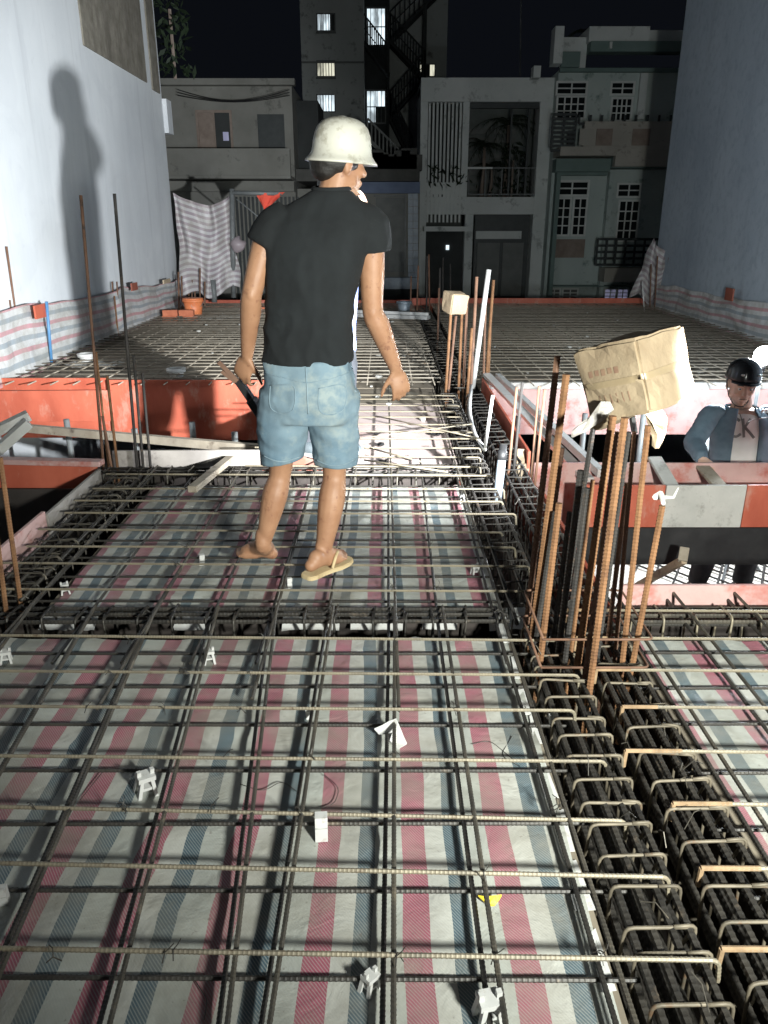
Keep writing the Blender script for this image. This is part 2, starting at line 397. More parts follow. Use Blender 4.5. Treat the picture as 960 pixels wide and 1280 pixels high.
# ------------------------------------------------------------------ ground, floor slab below, formwork decks
struct('ground', (-80, -40, -4.4, 80, 120, -4.2), 'ground')
struct('street', (-80, 15.2, -4.19, 80, 21.5, -4.18), 'recess')
K = 1.142
XL, XR = -3.60, 4.75
T0, T1 = .457, .868                       # the long beam trench
def deck(x0, y0, x1, y1, m, name='formwork_deck'): return struct(name, (x0, y0, -.021, x1, y1, -.001), m)
deck(XL, -1.5, T0, 2.42, 'deck_ply'); deck(T1, -1.5, XR, 2.42, 'deck_ply')
deck(-1.315, 2.64, T0, 4.15, 'deck_ply'); deck(-.75, 4.42, T0, 6.30, 'pink_deck')
# the far deck is laid in sheets one can make out
far_deck = thing('far_deck', (0, 10, -.021), 'dusty plywood formwork deck stretching to the far end under fine rebar mesh', 'deck')
def sheets(x0, x1, y0, y1, w, l, m):
    y = y0; k = 0
    while y < y1 - .05:
        ye = min(y + l, y1); x = x0 - (w * .5 if k % 2 else 0)
        while x < x1 - .02:
            a, c = max(x, x0), min(x + w, x1)
            if c - a > .03:
                b = MB(); z = jit(.0015)
                b.box(a + .002, y + .002, -.02 + z, c - .002, ye - .002, -.002 + z); b.build('plywood_sheet', m, far_deck)
            x += w
        y = ye; k += 1
sheets(XL, T0, 6.945, 14.12, 1.22, 2.44, 'deck_ply'); sheets(-.75, T0, 6.32, 6.94, 1.22, 2.44, 'deck_ply'); sheets(T1, XR, 6.92, 14.12, 1.22, 2.44, 'deck_ply')
struct('deck_fill', (XL, 6.9, -.06, T0, 14.12, -.03), 'shaded_ply'); struct('deck_fill', (T1, 6.98, -.06, XR, 14.12, -.03), 'shaded_ply')
# joists of the far deck's edge stay dark below
# lower slab seen through the openings
struct('lower_slab', (XL, 1.0, -1.25, XR, 8.0, -1.07), 'lower')

def trench(x0, y0, x1, y1, depth, sides, m='shaded_ply', ms='shaded_ply', name='beam_formwork', label='', ext=0):
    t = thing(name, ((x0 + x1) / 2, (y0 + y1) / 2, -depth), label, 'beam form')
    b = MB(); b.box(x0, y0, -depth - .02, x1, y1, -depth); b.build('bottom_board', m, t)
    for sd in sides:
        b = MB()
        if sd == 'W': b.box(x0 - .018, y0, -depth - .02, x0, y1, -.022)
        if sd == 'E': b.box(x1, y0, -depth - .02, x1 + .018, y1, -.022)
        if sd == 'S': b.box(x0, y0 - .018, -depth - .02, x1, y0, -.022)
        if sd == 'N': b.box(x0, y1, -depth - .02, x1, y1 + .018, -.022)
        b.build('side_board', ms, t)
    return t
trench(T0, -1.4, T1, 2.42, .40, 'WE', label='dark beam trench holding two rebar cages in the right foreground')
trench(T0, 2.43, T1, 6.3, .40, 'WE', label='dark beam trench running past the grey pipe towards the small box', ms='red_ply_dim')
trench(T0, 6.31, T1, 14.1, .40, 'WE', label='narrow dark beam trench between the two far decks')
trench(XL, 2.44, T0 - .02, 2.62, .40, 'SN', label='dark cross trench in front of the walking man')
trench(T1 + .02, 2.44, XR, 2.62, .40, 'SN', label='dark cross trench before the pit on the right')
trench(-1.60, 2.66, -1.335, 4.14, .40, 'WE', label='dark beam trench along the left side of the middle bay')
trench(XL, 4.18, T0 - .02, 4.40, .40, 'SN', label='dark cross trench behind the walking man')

def board(p, q, z0, z1, m, label, th=.018, name='formwork_board', cat='board', group=None, bev=.002):
    """upright board from p to q (xy), z0..z1"""
    b = MB(); b.plank((p[0], p[1], (z0 + z1) / 2), (q[0], q[1], (z0 + z1) / 2), th, z1 - z0)
    o = b.build(name, m); bevel(o, bev); return tag(o, label, cat, group)
# left openings
board((-3.55, 6.93), (-2.51, 6.94), -.46, .095, 'red_ply', 'bright red plywood board at the left edge below the striped tarp, its darker end piece')
board((-2.50, 6.90), (-.75, 6.88), -.47, .085, 'red_ply', 'long bright red plywood board across the far side of the left opening')
board((-3.55, 6.72), (-2.42, 6.76), -.26, .02, 'red_ply', 'short red board leaning in front of the long red board on the left')
board((-3.55, 4.24), (-1.655, 4.24), -.44, .105, 'red_ply', 'brownish red plywood board at the far side of the near left pit')
board((-1.635, 4.45), (-.75, 4.47), -.05, .125, 'grey_ply', 'grey cement-stained board standing behind the thin rods on the left')
board((-.74, 4.46), (-.37, 4.46), -.02, .12, 'red_ply_dim', 'dull brown board just behind the walking man')
board((-1.635, 2.66), (-1.635, 3.45), -.38, .11, 'pink_ply', 'pale pink worn board edging the near left pit, nearer half')
board((-1.63, 3.46), (-1.63, 4.20), -.38, .09, 'grey_ply', 'grey board edging the near left pit, farther half')
# long pale pole and timbers over the left opening
def timber(p, q, w, h, m, label, name='timber_batten', cat='timber', group=None):
    b = MB(); b.plank(p, q, w, h); o = b.build(name, m); bevel(o, .003); return tag(o, label, cat, group)
timber(W(30, 535, 5.9), W(345, 563, 4.9), .05, .06, 'old_timber', 'long weathered batten sloping across the left opening')
timber(W(-40, 556, 4.9), W(36, 519, 5.1), .10, .06, 'pale_ply', 'pale timber offcut jutting in at the left edge, upper one', 'timber_offcut')
timber(W(-40, 596, 4.75), W(36, 528, 4.95), .10, .06, 'pale_ply', 'pale timber offcut jutting in at the left edge, lower one', 'timber_offcut')
timber(V((-1.60, 4.18, .13)), V((-2.75, 4.30, .12)), .07, .03, 'pink_ply', 'pinkish batten lying on top of the brownish red board')
# right pit and the wide opening behind it
board((.915, 2.67), (4.73, 2.67), -.40, .10, 'pink_ply', 'pale pink worn board along the near side of the pit on the right')
trench(T1 + .02, 4.20, XR, 4.46, .48, '', label='dark cross trench in front of the worker in the blue jacket')
board((1.10, 4.18), (1.615, 4.18), -.26, -.002, 'red_ply', 'small red panel left of the pale grey panel under the pit beam')
board((1.62, 4.178), (2.08, 4.178), -.26, -.002, 'pale_ply', 'pale grey cement-washed panel on the side of the pit beam')
board((2.085, 4.18), (4.7, 4.18), -.26, -.002, 'red_ply', 'red panel right of the pale grey panel under the pit beam')
board((.915, 4.181), (4.7, 4.181), -.50, -.265, 'black', 'lower board of the pit beam, coloured black, below the pale grey panel')  # lower half of the beam side in one black tone
board((.915, 4.48), (4.7, 4.48), -.45, .040, 'pink_ply', 'worn pink board on which the worker in the jacket rests his hand')
board((.888, 2.72), (.888, 4.15), -.42, .0, 'red_ply', 'red side board of the pit behind the rusty starter bars')
board((.888, 4.52), (.888, 6.88), -.42, .10, 'red_ply', 'red board along the left side of the wide opening by the white plank')
board((.915, 6.90), (4.7, 6.90), -.42, .0, 'pink_ply', 'glaring pink board across the far side of the wide opening')
board((.915, 6.94), (4.7, 6.94), -.08, .055, 'pale_ply', 'pale timber strip along the edge of the far right deck', th=.05)
for (a, c, lab) in ((W(818, 572, 4.50), W(842, 612, 4.20), 'grey strip of wood bridging the pit beam below the cardboard box'),
                    (W(878, 583, 4.48), W(900, 608, 4.22), 'short strip of wood under the hand of the worker in the jacket')):
    timber(a, c, .085, .02, 'pale_ply' if 'grey' in lab else 'old_timber', lab, 'wood_strip')
timber(W(608, 468, 7.0), W(735, 600, 4.35), .075, .03, 'white_alu', 'long pale plank lying diagonally over the wide opening', 'long_plank', 'plank')
timber(W(622, 470, 7.0), W(752, 592, 4.35), .05, .05, 'white_alu', 'second pale plank beside the long diagonal plank', 'long_plank', 'plank')
timber(G(775, 745, -1.0), W(855, 700, 3.9), .03, .045, 'timber', 'pale stick leaning in the pit below the cardboard box', 'wooden_stick', 'stick')
timber(W(853, 702, 3.9), W(856, 685, 3.95), .05, .035, 'old_timber', 'small wooden wedge at the top of the leaning stick in the pit', 'wooden_wedge', 'wedge')
timber(W(649, 600, 4.5), W(652, 562, 4.62), .05, .03, 'timber', 'raw wood block standing among the thin rods by the grey pipe, taller one', 'wood_block', 'block')
timber(W(657, 600, 4.5), W(658, 580, 4.55), .035, .03, 'timber', 'raw wood block standing among the thin rods by the grey pipe, shorter one', 'wood_block', 'block')
timber(G(240, 612, .10), W(288, 573, 4.42), .05, .035, 'old_timber', 'pale batten leaning against the grey board by the thin rods')
for i, (px, pz) in enumerate(((900, 5.7), (870, 5.9), (300, 5.6), (250, 5.9), (180, 5.7), (100, 6.0), (640, 6.1), (720, 6.2), (790, 6.2))):
    p = W(px, 640, pz)
    b = MB(); b.tube([(p.x, pz, -1.08), (p.x, pz, -.06)], .024, 10); b.tube([(p.x, pz, -1.08), (p.x, pz, -1.06)], .06, 10)
    tag(b.build('steel_prop', 'mid_metal', smooth=True), 'dark steel prop standing in the shadow below the deck', 'prop', 'props below the deck')
# far edge
board((XL, 14.16), (T0, 14.16), -.1, .13, 'red_ply', 'red edge board closing the far left deck behind the walking man', th=.03)
board((T0 + .02, 14.18), (XR, 14.18), -.1, .16, 'red_ply', 'red edge board closing the far right deck below the houses', th=.03)
b = MB(); p, q = G(440, 393, .1), G(536, 397, .1)
b.plank(p, q, .16, .05); b.plank(p + V((0, .06, .04)), q + V((0, .06, .04)), .04, .05)
tag(b.build('pale_beam', 'white_alu'), 'pale metal beam lying at the far end of the deck', 'beam')

# ------------------------------------------------------------------ neighbouring walls
t = thing('left_building', (XL, 9, -4.2), 'tall white painted party wall of the neighbouring house on the left', 'building')
b = MB(); b.box(XL - 6, -6, -4.2, XL, 14.0, 12); b.build('wall', 'wall_white', t)
b = MB(); b.box(XL + .001, -6, -4.2, XL + .035, 9.25, 12); bw = b.build('wall_ridge', 'wall_white', t); bevel(bw, .02, 2)
b = MB(); b.box(XL + .002, 10.55, 3.40, XL + .022, 13.15, 6.8); b.build('bare_panel', 'render_cement', t)
b = MB(); b.box(XL + .002, 13.45, 3.35, XL + .024, 13.85, 4.95); b.build('bare_panel', 'render_cement', t)
b = MB(); b.box(XL + .002, 13.3, 5.15, XL + .03, 13.62, 5.42); b.build('vent', 'black', t)
b = MB(); b.box(XL - .5, 14.001, 2.8, XL + .07, 14.3, 3.3); b.build('ledge', 'wall_white', t)
t = thing('right_building', (XR, 9, -4.2), 'tall grey blue blank party wall of the neighbouring house on the right', 'building')
b = MB(); b.box(XR, -6, -4.2, XR + 7, 14.1, 14); b.build('wall', 'wall_right', t)

# striped tarps along the foot of both walls
def sheet(name, m, rows, label, cat='tarp', group=None, th=.0):
    """rows: grid of points; UV in metres: u along a column (across stripes), v along the rows"""
    b = MB(); nr = len(rows); nc = len(rows[0]); uv = []
    ul = [0.0]
    for i in range(1, nr):
        j = nc // 2; ul.append(ul[-1] + (V(rows[i][j]) - V(rows[i - 1][j])).length)
    vl = [0.0]
    for j in range(1, nc): vl.append(vl[-1] + (V(rows[0][j]) - V(rows[0][j - 1])).length)
    for i in range(nr):
        for j in range(nc): b.v.append(tuple(rows[i][j])); uv.append((ul[i], vl[j]))
    for i in range(nr - 1):
        for j in range(nc - 1): b.f.append((i * nc + j, i * nc + j + 1, (i + 1) * nc + j + 1, (i + 1) * nc + j))
    b.uv = uv; o = b.build(name, m, smooth=True)
    return tag(o, label, cat, group)
def wall_tarp(X, sgn, y0, y1, toph, name, label):
    rows = []
    N = 120
    for i in range(13):
        f = i / 12; row = []
        for j in range(N + 1):
            y = y0 + (y1 - y0) * j / N
            zt = toph(y); z = .005 + f * zt
            bul = (.05 + .05 * noise.noise(V((y * 1.3, f * 1.5, 3.1))) + .02 * noise.noise(V((y * 5, f * 4, 1)))) + .05 * (1 - f)
            row.append((X + sgn * bul, y, z + .02 * noise.noise(V((y * 2, f, 7)))))
        rows.append(row)
    return sheet(name, M['tarp_wall'], rows, label)
wall_tarp(XL + .04, 1, 5.2, 14.0, lambda y: .70 - .022 * (y - 6) - .05 * abs(math.sin((y - 4.6) * 1.0)), 'striped_tarp', 'red and blue striped tarp strung along the foot of the white left wall')
wall_tarp(XR, -1, 7.6, 14.1, lambda y: .56 - .02 * (y - 8) - .05 * abs(math.sin((y - 5) * .8)), 'striped_tarp', 'dim striped tarp along the foot of the grey right wall')
box_thing('tarp_patch', (XL + .16, 7.75, .52, XL + .18, 8.05, .65), 'red_ply', 'small red plate clipped on the left striped tarp beside the blue rod', 'plate')
box_thing('tarp_patch', (XL + .14, 10.9, .54, XL + .16, 11.15, .64), 'red_ply_dim', 'small brown plate clipped on the left tarp by the tall rod', 'plate')
box_thing('tarp_patch', (XL + .14, 12.5, .52, XL + .16, 12.9, .58), 'timber', 'small wooden clip on the far end of the left striped tarp', 'plate')
pp = S(912, 367, XR - .14); box_thing('tarp_patch', (pp.x - .01, pp.y - .12, pp.z - .09, pp.x + .01, pp.y + .12, pp.z + .07), 'red_ply_dim', 'small red plate on the striped tarp of the right wall', 'plate')
b = MB(); b.tube([G(65, 459, 0), S(58, 377, XL + .2)], .016, 8)
tag(b.build('blue_rod', 'blue_paint', smooth=True), 'thin blue rod standing against the left striped tarp', 'rod')

# hanging tarps at the two far corners
def hang(corner, name, label, m, wav=.08, nu=44, nv=40):
    (a, bb, c, d) = corner       # top-left, top-right, bottom-right, bottom-left
    rows = []
    for j in range(nv + 1):
        s = j / nv; row = []
        for i in range(nu + 1):
            f = i / nu
            top = a.lerp(bb, f) + V((0, 0, -.35 * math.sin(f * math.pi) * (.25 + .5 * f)))
            bot = d.lerp(c, f) + V((0, 0, .08 * math.sin(f * 9)))
            p = top.lerp(bot, s)
            p.y += wav * noise.noise(V((f * 5, s * 2.2, 4))) * 2 + wav * math.sin(f * 16 + s * 4) * .45
            p.x += .06 * noise.noise(V((f * 3, s * 3, 9)))
            row.append(p)
        rows.append(row)
    return sheet(name, M[m], rows, label)
hang((W(216, 241, 13.8), W(288, 243, 13.95), W(300, 362, 14.0), W(228, 372, 13.6)), 'hanging_tarp', 'grey and white striped tarp hanging from poles at the far left corner', 'tarp_hang')
hang((W(818, 297, 13.8), W(842, 303, 13.6), W(838, 376, 13.6), W(786, 372, 13.9)), 'hanging_tarp', 'striped tarp draped at the far right corner below the balcony', 'tarp_hang')
b = MB(); b.ell(W(297, 306, 13.94), (.13, .10, .12), 12, 8)
for v in range(len(b.v)): 
    n = noise.noise(V(b.v[v]) * 11); b.v[v] = tuple(V(b.v[v]) + V((n, n * .6, n)) * .05)
tag(b.build('tarp_knot', 'tarp_hang', smooth=True), 'knotted bundle of tarp tied to the far left pole', 'knot')
def pole(p, q, r, m, label, name='pole', cat='pole', group=None, n=8):
    b = MB(); b.tube([p, q], r, n); return tag(b.build(name, m, smooth=True), label, cat, group)
pole(W(292, 372, 13.97), W(290, 236, 13.97), .045, 'mid_metal', 'upright grey pole carrying the hanging tarp at the far left')
pole(W(290, 241, 13.95), W(352, 242, 13.95), .035, 'mid_metal', 'horizontal pole from which the red cloth hangs')
pole(W(268, 378, 13.8), W(266, 350, 13.8), .05, 'mid_metal', 'short stub of pole below the hanging tarp at the far left')
pole(W(296, 249, 13.94), W(340, 285, 13.94), .012, 'mid_metal', 'thin rope slanting down from the far left pole', 'rope', 'rope')
pole(G(250, 398, .03), G(330, 394, .03), .03, 'white_alu', 'pale pipe lying on the deck below the hanging tarp', 'pipe', 'pipe')
a, b2, c = W(318, 240, 13.94), W(356, 240, 13.94), W(331, 263, 13.94)
rows = []
for i in range(7):
    f = i / 6; l, r_ = a.lerp(c, f), b2.lerp(c, f)
    rows.append([l.lerp(r_, j / 8) + V((0, .04 * math.sin(j * 1.6 + i * .5), -.02 * math.sin(j / 8 * math.pi))) for j in range(9)])
b = MB()
for rr in rows: b.v += [tuple(p) for p in rr]
for i in range(6):
    for j in range(8): b.f.append((i * 9 + j, i * 9 + j + 1, (i + 1) * 9 + j + 1, (i + 1) * 9 + j))
tag(b.build('red_cloth', 'cloth_red', smooth=True), 'red cloth hanging in a triangle from the far left pole', 'cloth')
for k, (x0, y0, x1, y1) in enumerate(((806, 398, 803, 352), (818, 390, 822, 320), (832, 390, 836, 322), (846, 388, 850, 325), (812, 395, 814, 330))):
    pole(W(x0, y0, 13.5), W(x1, y1, 13.5), .012, 'bar_dull' if k else 'white_alu', 'thin rod standing at the far right corner by the draped tarp', 'steel_rod', 'rod', 'rods at the far right corner')

# ------------------------------------------------------------------ floor tarps
def floor_tarp(x0, x1, y0, y1, label, off, lift=.004, drop=None, res=.04, holes=None):
    nx = int((x1 - x0) / .018) if x1 - x0 < 2 else int((x1 - x0) / .03); ny = int((y1 - y0) / res); b = MB(); uv = []
    for j in range(ny + 1):
        y = y0 + (y1 - y0) * j / ny
        for i in range(nx + 1):
            x = x0 + (x1 - x0) * i / nx
            w = noise.noise(V((x * 2.2, y * 1.6, 1.7 + off))); w2_ = noise.noise(V((x * 7, y * 5, 4.2))); w3 = noise.noise(V((x * 30 + 3 * w, y * 9, 8.8)))
            wr = max(0, 1 - abs(noise.noise(V((x * 3.1 + off, y * 2.1, 12)))) * 9)
            z = lift + .007 * (w + .5) + .004 * w2_ + .0018 * w3 + .009 * wr
            b.v.append((x + .006 * w2_, y, max(z, .0012))); uv.append((x + off + .012 * w + .004 * wr, y))
    for j in range(ny):
        for i in range(nx):
            a = j * (nx + 1) + i; b.f.append((a, a + 1, a + nx + 2, a + nx + 1))
    b.uv = uv; o = b.build('floor_tarp', M['tarp_floor'], smooth=True); return tag(o, label, 'tarp')
XO = -.073 + .208 * 1.135
floor_tarp(-2.9, T0 - .015, .15, 2.415, 'red and blue striped tarp spread under the mesh in the left foreground', XO)
floor_tarp(-1.29, T0 - .015, 2.655, 4.13, 'striped tarp under the mesh where the man in the white helmet walks', XO + .11)
floor_tarp(T1 + .03, 2.9, .9, 2.40, 'striped tarp under the mesh in the lower right corner', XO + .02, res=.05)
for (pa, pb, lab) in ((48, 92, 'far left one'), (97, 118, 'second from the left, short one'), (216, 262, 'below the man\'s left foot'), (352, 424, 'one below the sandal'), (438, 505, 'one right of the sandal'), (528, 572, 'second from the beam cages'), (612, 662, 'one nearest the beam cages')):
    u, w = G(pa, 779, -.01), G(pb, 779, -.01); b = MB(); N = 8
    for i in range(N + 1):
        x = u.x + (w.x - u.x) * i / N
        for (yy, zz_) in ((2.555, -.034 + .010 * noise.noise(V((x * 9, 1, 2)))), (2.60, -.012 + .012 * noise.noise(V((x * 9, 3, 2)))), (2.655, .008)): b.v.append((x, yy + jit(.004), zz_))
    for i in range(N):
        for q_ in range(2): b.f.append((i * 3 + q_, i * 3 + 3 + q_, i * 3 + 4 + q_, i * 3 + 1 + q_))
    tag(b.build('plastic_strip', 'spacer', smooth=True), 'strip of pale plastic glimpsed in the cross trench, ' + lab, 'sheet', 'pale strips in the cross trench')
# torn pale paper edges beside the long trench
for k in range(9):
    y = .85 + k * .19 + jit(.03); b = MB(); w = R.uniform(.03, .05)
    pts = [(T0 - w + jit(.006), y, .012), (T0 - .002 + jit(.006), y + .01, .004), (T0 - .002 + jit(.01), y + .15, .004), (T0 - w * .8 + jit(.01), y + .13, .012)]
    b.v = [p for p in pts] + [(p[0], p[1], p[2] - .002) for p in pts]; b.f = [(0, 1, 2, 3), (7, 6, 5, 4), (0, 4, 5, 1), (1, 5, 6, 2), (2, 6, 7, 3), (3, 7, 4, 0)]
    tag(b.build('paper_strip', 'spacer'), 'torn pale strip along the edge of the tarp beside the beam cages', 'paper', 'torn pale strips beside the beam cages')

# ------------------------------------------------------------------ reinforcement mats
ZL, ZT = .028, .080
mat1 = thing('rebar_mat', (-.3, 2.5, .02), 'two-layer grid of tied rebar over the striped tarps, foreground to the middle', 'rebar mat')
def hooked(x0, y, z, length, yaw, m, parent, r=.0049, drop=.055):
    key = ('hook', round(length, 2), r, m, drop)
    if key not in BARC:
        b = MB(); rib_path(b, arc_path([(0, 0, 0), (key[1], 0, 0), (key[1] + .005, 0, -drop)], .018), r, .0095); BARC[key] = b.mesh('bar', m)
    o = place('cross_bar', BARC[key], parent); o.location = (x0, y, z); o.rotation_euler = (0, jit(.004), yaw); return o
def rows(y): return (-2.45, 3.055) if y < 2.42 else ((-1.58, 2.19) if y < 4.2 else (-.82, 1.42))
y = .48
while y < 6.35:
    x0, ln = rows(y)
    yaw = -.012 - .020 * max(0, (2.2 - y) / 1.2) + jit(.011)
    if not (2.40 < y < 2.5):
        hooked(x0 + jit(.03), y - yaw * -x0 * .0 + jit(.012) - x0 * -yaw, ZT + jit(.004), ln - R.choice((0, 0, .05)), yaw, 'bar_top', mat1)
        if y < 4.5: bar((x0, y + .004 + jit(.015), ZL), (T0 - .02 + R.choice((.06, .1)), y + jit(.012), ZL + jit(.003)), .005, 'bar_low', mat1, name='cross_bar')
    y += .2
LX = [(-1.13, -1.16), (-.90, -.95), (-.715, -.75), (-.545, -.55), (-.375, -.36), (-.19, -.175), (.008, .024), (.178, .18), (.372, .366)]
for k, (xa, xb) in enumerate(LX):
    # xb: place at y 2.5 and beyond; near end fans out a little
    near = K * [-.98, -.78, -.60, -.395, -.205, -.19, .0, .178, .385][k]; xb *= K
    yend = 4.30 if xb < -.7 else 6.6
    r = .0056
    bar((near - .012, .3, ZL + .011), (xb - .01, 2.5, ZL + .011), r, 'bar_low', mat1, name='long_bar', pitch=.010)
    bar((xb - .012, 2.2, ZL + .013), (xb + jit(.02), min(yend, 4.6), ZL + .012), r, 'bar_low', mat1, name='long_bar', pitch=.010)
    bar((near + .014 + jit(.01), .3, ZT - .011), (xb + .012, 2.55, ZT - .011), r, 'bar_long', mat1, name='long_bar', pitch=.010)
    if k % 2 == 0: bar((xb + .016, 1.9 + jit(.3), ZT - .011), (xb + .006 + jit(.02), yend - jit(.1), ZT - .011), r, 'bar_long', mat1, name='long_bar', pitch=.010)
for xb in (-1.55, -1.77, -2.0, -2.23):
    bar((xb + .12, .3, ZL + .011), (xb, 2.6, ZL + .011), .006, 'bar_low', mat1, name='long_bar'); bar((xb + .14, .3, ZT - .011), (xb + .02, 2.6, ZT - .011), .006, 'bar_long', mat1, name='long_bar')
# wire ties at the crossings of the near mat
tieme = MB(); tieme.tube([(-.010, -.010, -.004), (0, 0, .009), (.010, .010, -.004)], .0013, 5); tieme.tube([(0, 0, .008), (.008, -.006, .020), (.018, -.004, .024)], .0011, 4)
TIE = tieme.mesh('tie_wire', 'bar_low')
for k in range(90):
    xx = K * R.choice([l[1] for l in LX[2:]]); yy = .48 + .2 * R.randint(2, 16)
    o = place('tie_wire', TIE, mat1); o.location = (xx + jit(.01), yy + jit(.01), ZT + .003); o.rotation_euler = (0, 0, R.uniform(0, 6))
# stray bars and dark scraps on the pink sheet
for (a, c) in (((470, 520), (600, 548)), ((455, 575), (560, 590)), ((462, 560), (530, 578)), ((450, 548), (590, 530))):
    bar(G(*a, .10), G(*c, .10), .005, 'bar_top', mat1, False, name='stray_bar')
for k, (px, py) in enumerate(((475, 558), (480, 580), (545, 545), (540, 590), (455, 590), (510, 575), (470, 545))):
    p = G(px, py, .006); b = MB(); n = 7
    ring = [p + V((math.cos(a) * R.uniform(.015, .05), math.sin(a) * R.uniform(.01, .03), .02 + jit(.012))) for a in [2 * math.pi * i / n for i in range(n)]]
    b.v = [tuple(q) for q in ring] + [tuple(p - V((0, 0, .003)))] + [tuple(p + V((0, 0, .03)))]
    b.f = [(i, (i + 1) % n, n + 1) for i in range(n)] + [((i + 1) % n, i, n) for i in range(n)]
    tag(b.build('scrap', 'black'), 'dark crumpled scrap lying on the pink plywood between the bars', 'scrap', 'dark scraps on the pink plywood')

mat2 = thing('rebar_mat', (1.6, 1.6, .02), 'grid of tied rebar over the striped tarp in the lower right corner', 'rebar mat')
y = .88
while y < 2.65:
    x0 = .685 + jit(.03)
    bar((x0, y + .02, ZT), (2.95, y + .02 - .03, ZT + jit(.004)), .0052, 'bar_top', mat2, name='cross_bar')
    b = MB(); b.tube([(x0 - .012, y + .02, ZT), (x0 + R.uniform(.08, .16), y + .019, ZT)], .0060, 7); b.tube([(x0 - .010, y + .02, ZT), (x0 - .012, y + .02, ZT - .05)], .006, 7); b.build('rusty_tip', 'bar_tip', mat2)
    bar((.80, y + jit(.02), ZL), (2.95, y + jit(.02), ZL), .005, 'bar_low', mat2, name='cross_bar'); y += .2
for x in (.90, 1.125, 1.36, 1.59, 1.82, 2.05, 2.28, 2.5):
    bar((x + .01, .5, ZT - .011), (x - .01, 2.7, ZT - .011), .006, 'bar_long', mat2, name='long_bar'); bar((x - .02, .5, ZL + .011), (x - .03, 2.7, ZL + .011), .006, 'bar_low', mat2, name='long_bar')

mat3 = thing('rebar_mat', (-1, 10, .02), 'fine grid of tied rebar over the far left deck', 'rebar mat')
mat4 = thing('rebar_mat', (2.4, 10, .02), 'fine grid of tied rebar over the far right deck below the houses', 'rebar mat')
for (pr, x0, x1, y0) in ((mat3, XL + .15, T0 + .06, 7.0), (mat4, T1 - .05, XR - .12, 6.95)):
    y = y0
    while y < 14.05:
        yy = y + jit(.015)
        bar((x0, yy, ZT), (x1, yy + jit(.03), ZT), .0065, 'bar_far', pr, False, 'cross_bar')
        if y < 11: bar((x0, yy + .10, ZL), (x1, yy + .10, ZL), .006, 'bar_far', pr, False, 'cross_bar')
        y += .2
    x = x0 + .1
    while x < x1:
        bar((x, y0 - .25, ZT - .012), (x + jit(.06), 14.05, ZT - .012), .006, 'bar_far', pr, False, 'long_bar'); x += .2
mat5 = thing('rebar_mat', (2.6, 5.6, -1.06), 'diagonal grid of bars on the lower slab in the pit below the worker', 'rebar mat')
for k in range(14):
    o = k * .16
    bar((1.5 + o, 4.5, -1.03), (2.6 + o, 6.6, -1.03), .008, 'bar_black', mat5, False, 'cross_bar')
    bar((1.0 + o, 6.6, -1.045), (2.6 + o, 4.5, -1.045), .008, 'bar_black', mat5, False, 'cross_bar')
# a few dabs of cement and pale chips lie on the far decks
chip = MB(); chip.ell((0, 0, 0), (1, 1, .55), 7, 4)
for i, p in enumerate(chip.v): chip.v[i] = tuple(V(p) * (1 + .35 * noise.noise(V(p) * 2 + V((3, 1, 2)))))
CH = chip.mesh('chip', 'pale_ply')
for k in range(56):
    far = k < 46
    p = V((R.uniform(-2.9, .3), R.uniform(7.0, 12.5), .0)) if k < 24 else (V((R.uniform(.9, 3.9), R.uniform(7.1, 12.5), .0)) if far else V((R.uniform(-.6, .3), R.uniform(5.6, 7.2), .0)))
    o = place('cement_chip', CH); s = R.uniform(.012, .032); o.scale = (s * R.uniform(.7, 1.5), s * R.uniform(.7, 1.4), s); o.rotation_euler = (0, 0, R.uniform(0, 6)); o.location = p + V((0, 0, ZT + .01 if R.random() < .4 else s * .5))
    tag(o, 'small pale chip of cement scattered on the mesh of the far deck', 'chip', 'cement chips on the far deck')

# ------------------------------------------------------------------ beam cages
def cage(name, label, p, q, w, h, zt, nt_, sp, rm, rs, mm='bar_low', ms='bar_top', rib=True, hooks=True, pitch=.016, nb=2, jz=.006, nm=2):
    p = V((p[0], p[1], 0)); q = V((q[0], q[1], 0)); d = (q - p); Ln = d.length; d.normalize(); sd = V((d.y, -d.x, 0))
    t = thing(name, ((p + q) / 2) + V((0, 0, zt - h)), label, 'beam cage')
    for (zz, n) in ((zt - rm - rs, nt_), (zt - h + rm, nb), (zt - h * .5, nm)) + (((zt - .075, 3), (zt - h * .28, 3)) if nm > 2 else ()):
        for k in range(n):
            o = (k / max(1, n - 1) - .5) * (w - 2 * rm - 2 * rs)
            a = p + sd * (o + jit(.006)) + V((0, 0, zz)); c = q + sd * (o + jit(.006)) + V((0, 0, zz + jit(.004)))
            bar(a, c, rm * (1 if zz != zt - h * .5 else .8), mm, t, rib, 'main_bar', pitch)
    variants = []
    for vv in range(3):
        b = MB(); e = w / 2
        pts = [V((0, -e * .55, -.07)), V((0, -e + .004, -.0)), V((0, e, 0)), V((0, e, -h)), V((0, -e, -h)), V((0, -e, .004)), V((0, -e + .05, .004))]
        pts = [V((x_ + jit(.004), y_, z_)) for x_, y_, z_ in pts]
        if rib: b.tube(arc_path(pts, .018, 3), rs, 7)
        else: b.tube(arc_path(pts, .015, 1), rs, 5)
        variants.append(b.mesh('stirrup', ms, True))
    s = sp * .4; ang = math.atan2(d.y, d.x)
    while s < Ln:
        o = place('stirrup', R.choice(variants), t); pos = p + d * (s + jit(sp * .12)); o.location = (pos.x, pos.y, zt + jit(jz)); o.rotation_euler = (jit(.05), jit(.06), ang + jit(.06)); s += sp
    return t
cage('beam_cage', 'thick ribbed rebar cage in the trench at the lower right, the left one of two', (.565, .35), (.565, 2.42), .15, .36, .062, 4, .088, .0085, .0042, 'bar_low', 'bar_tie', nm=4)
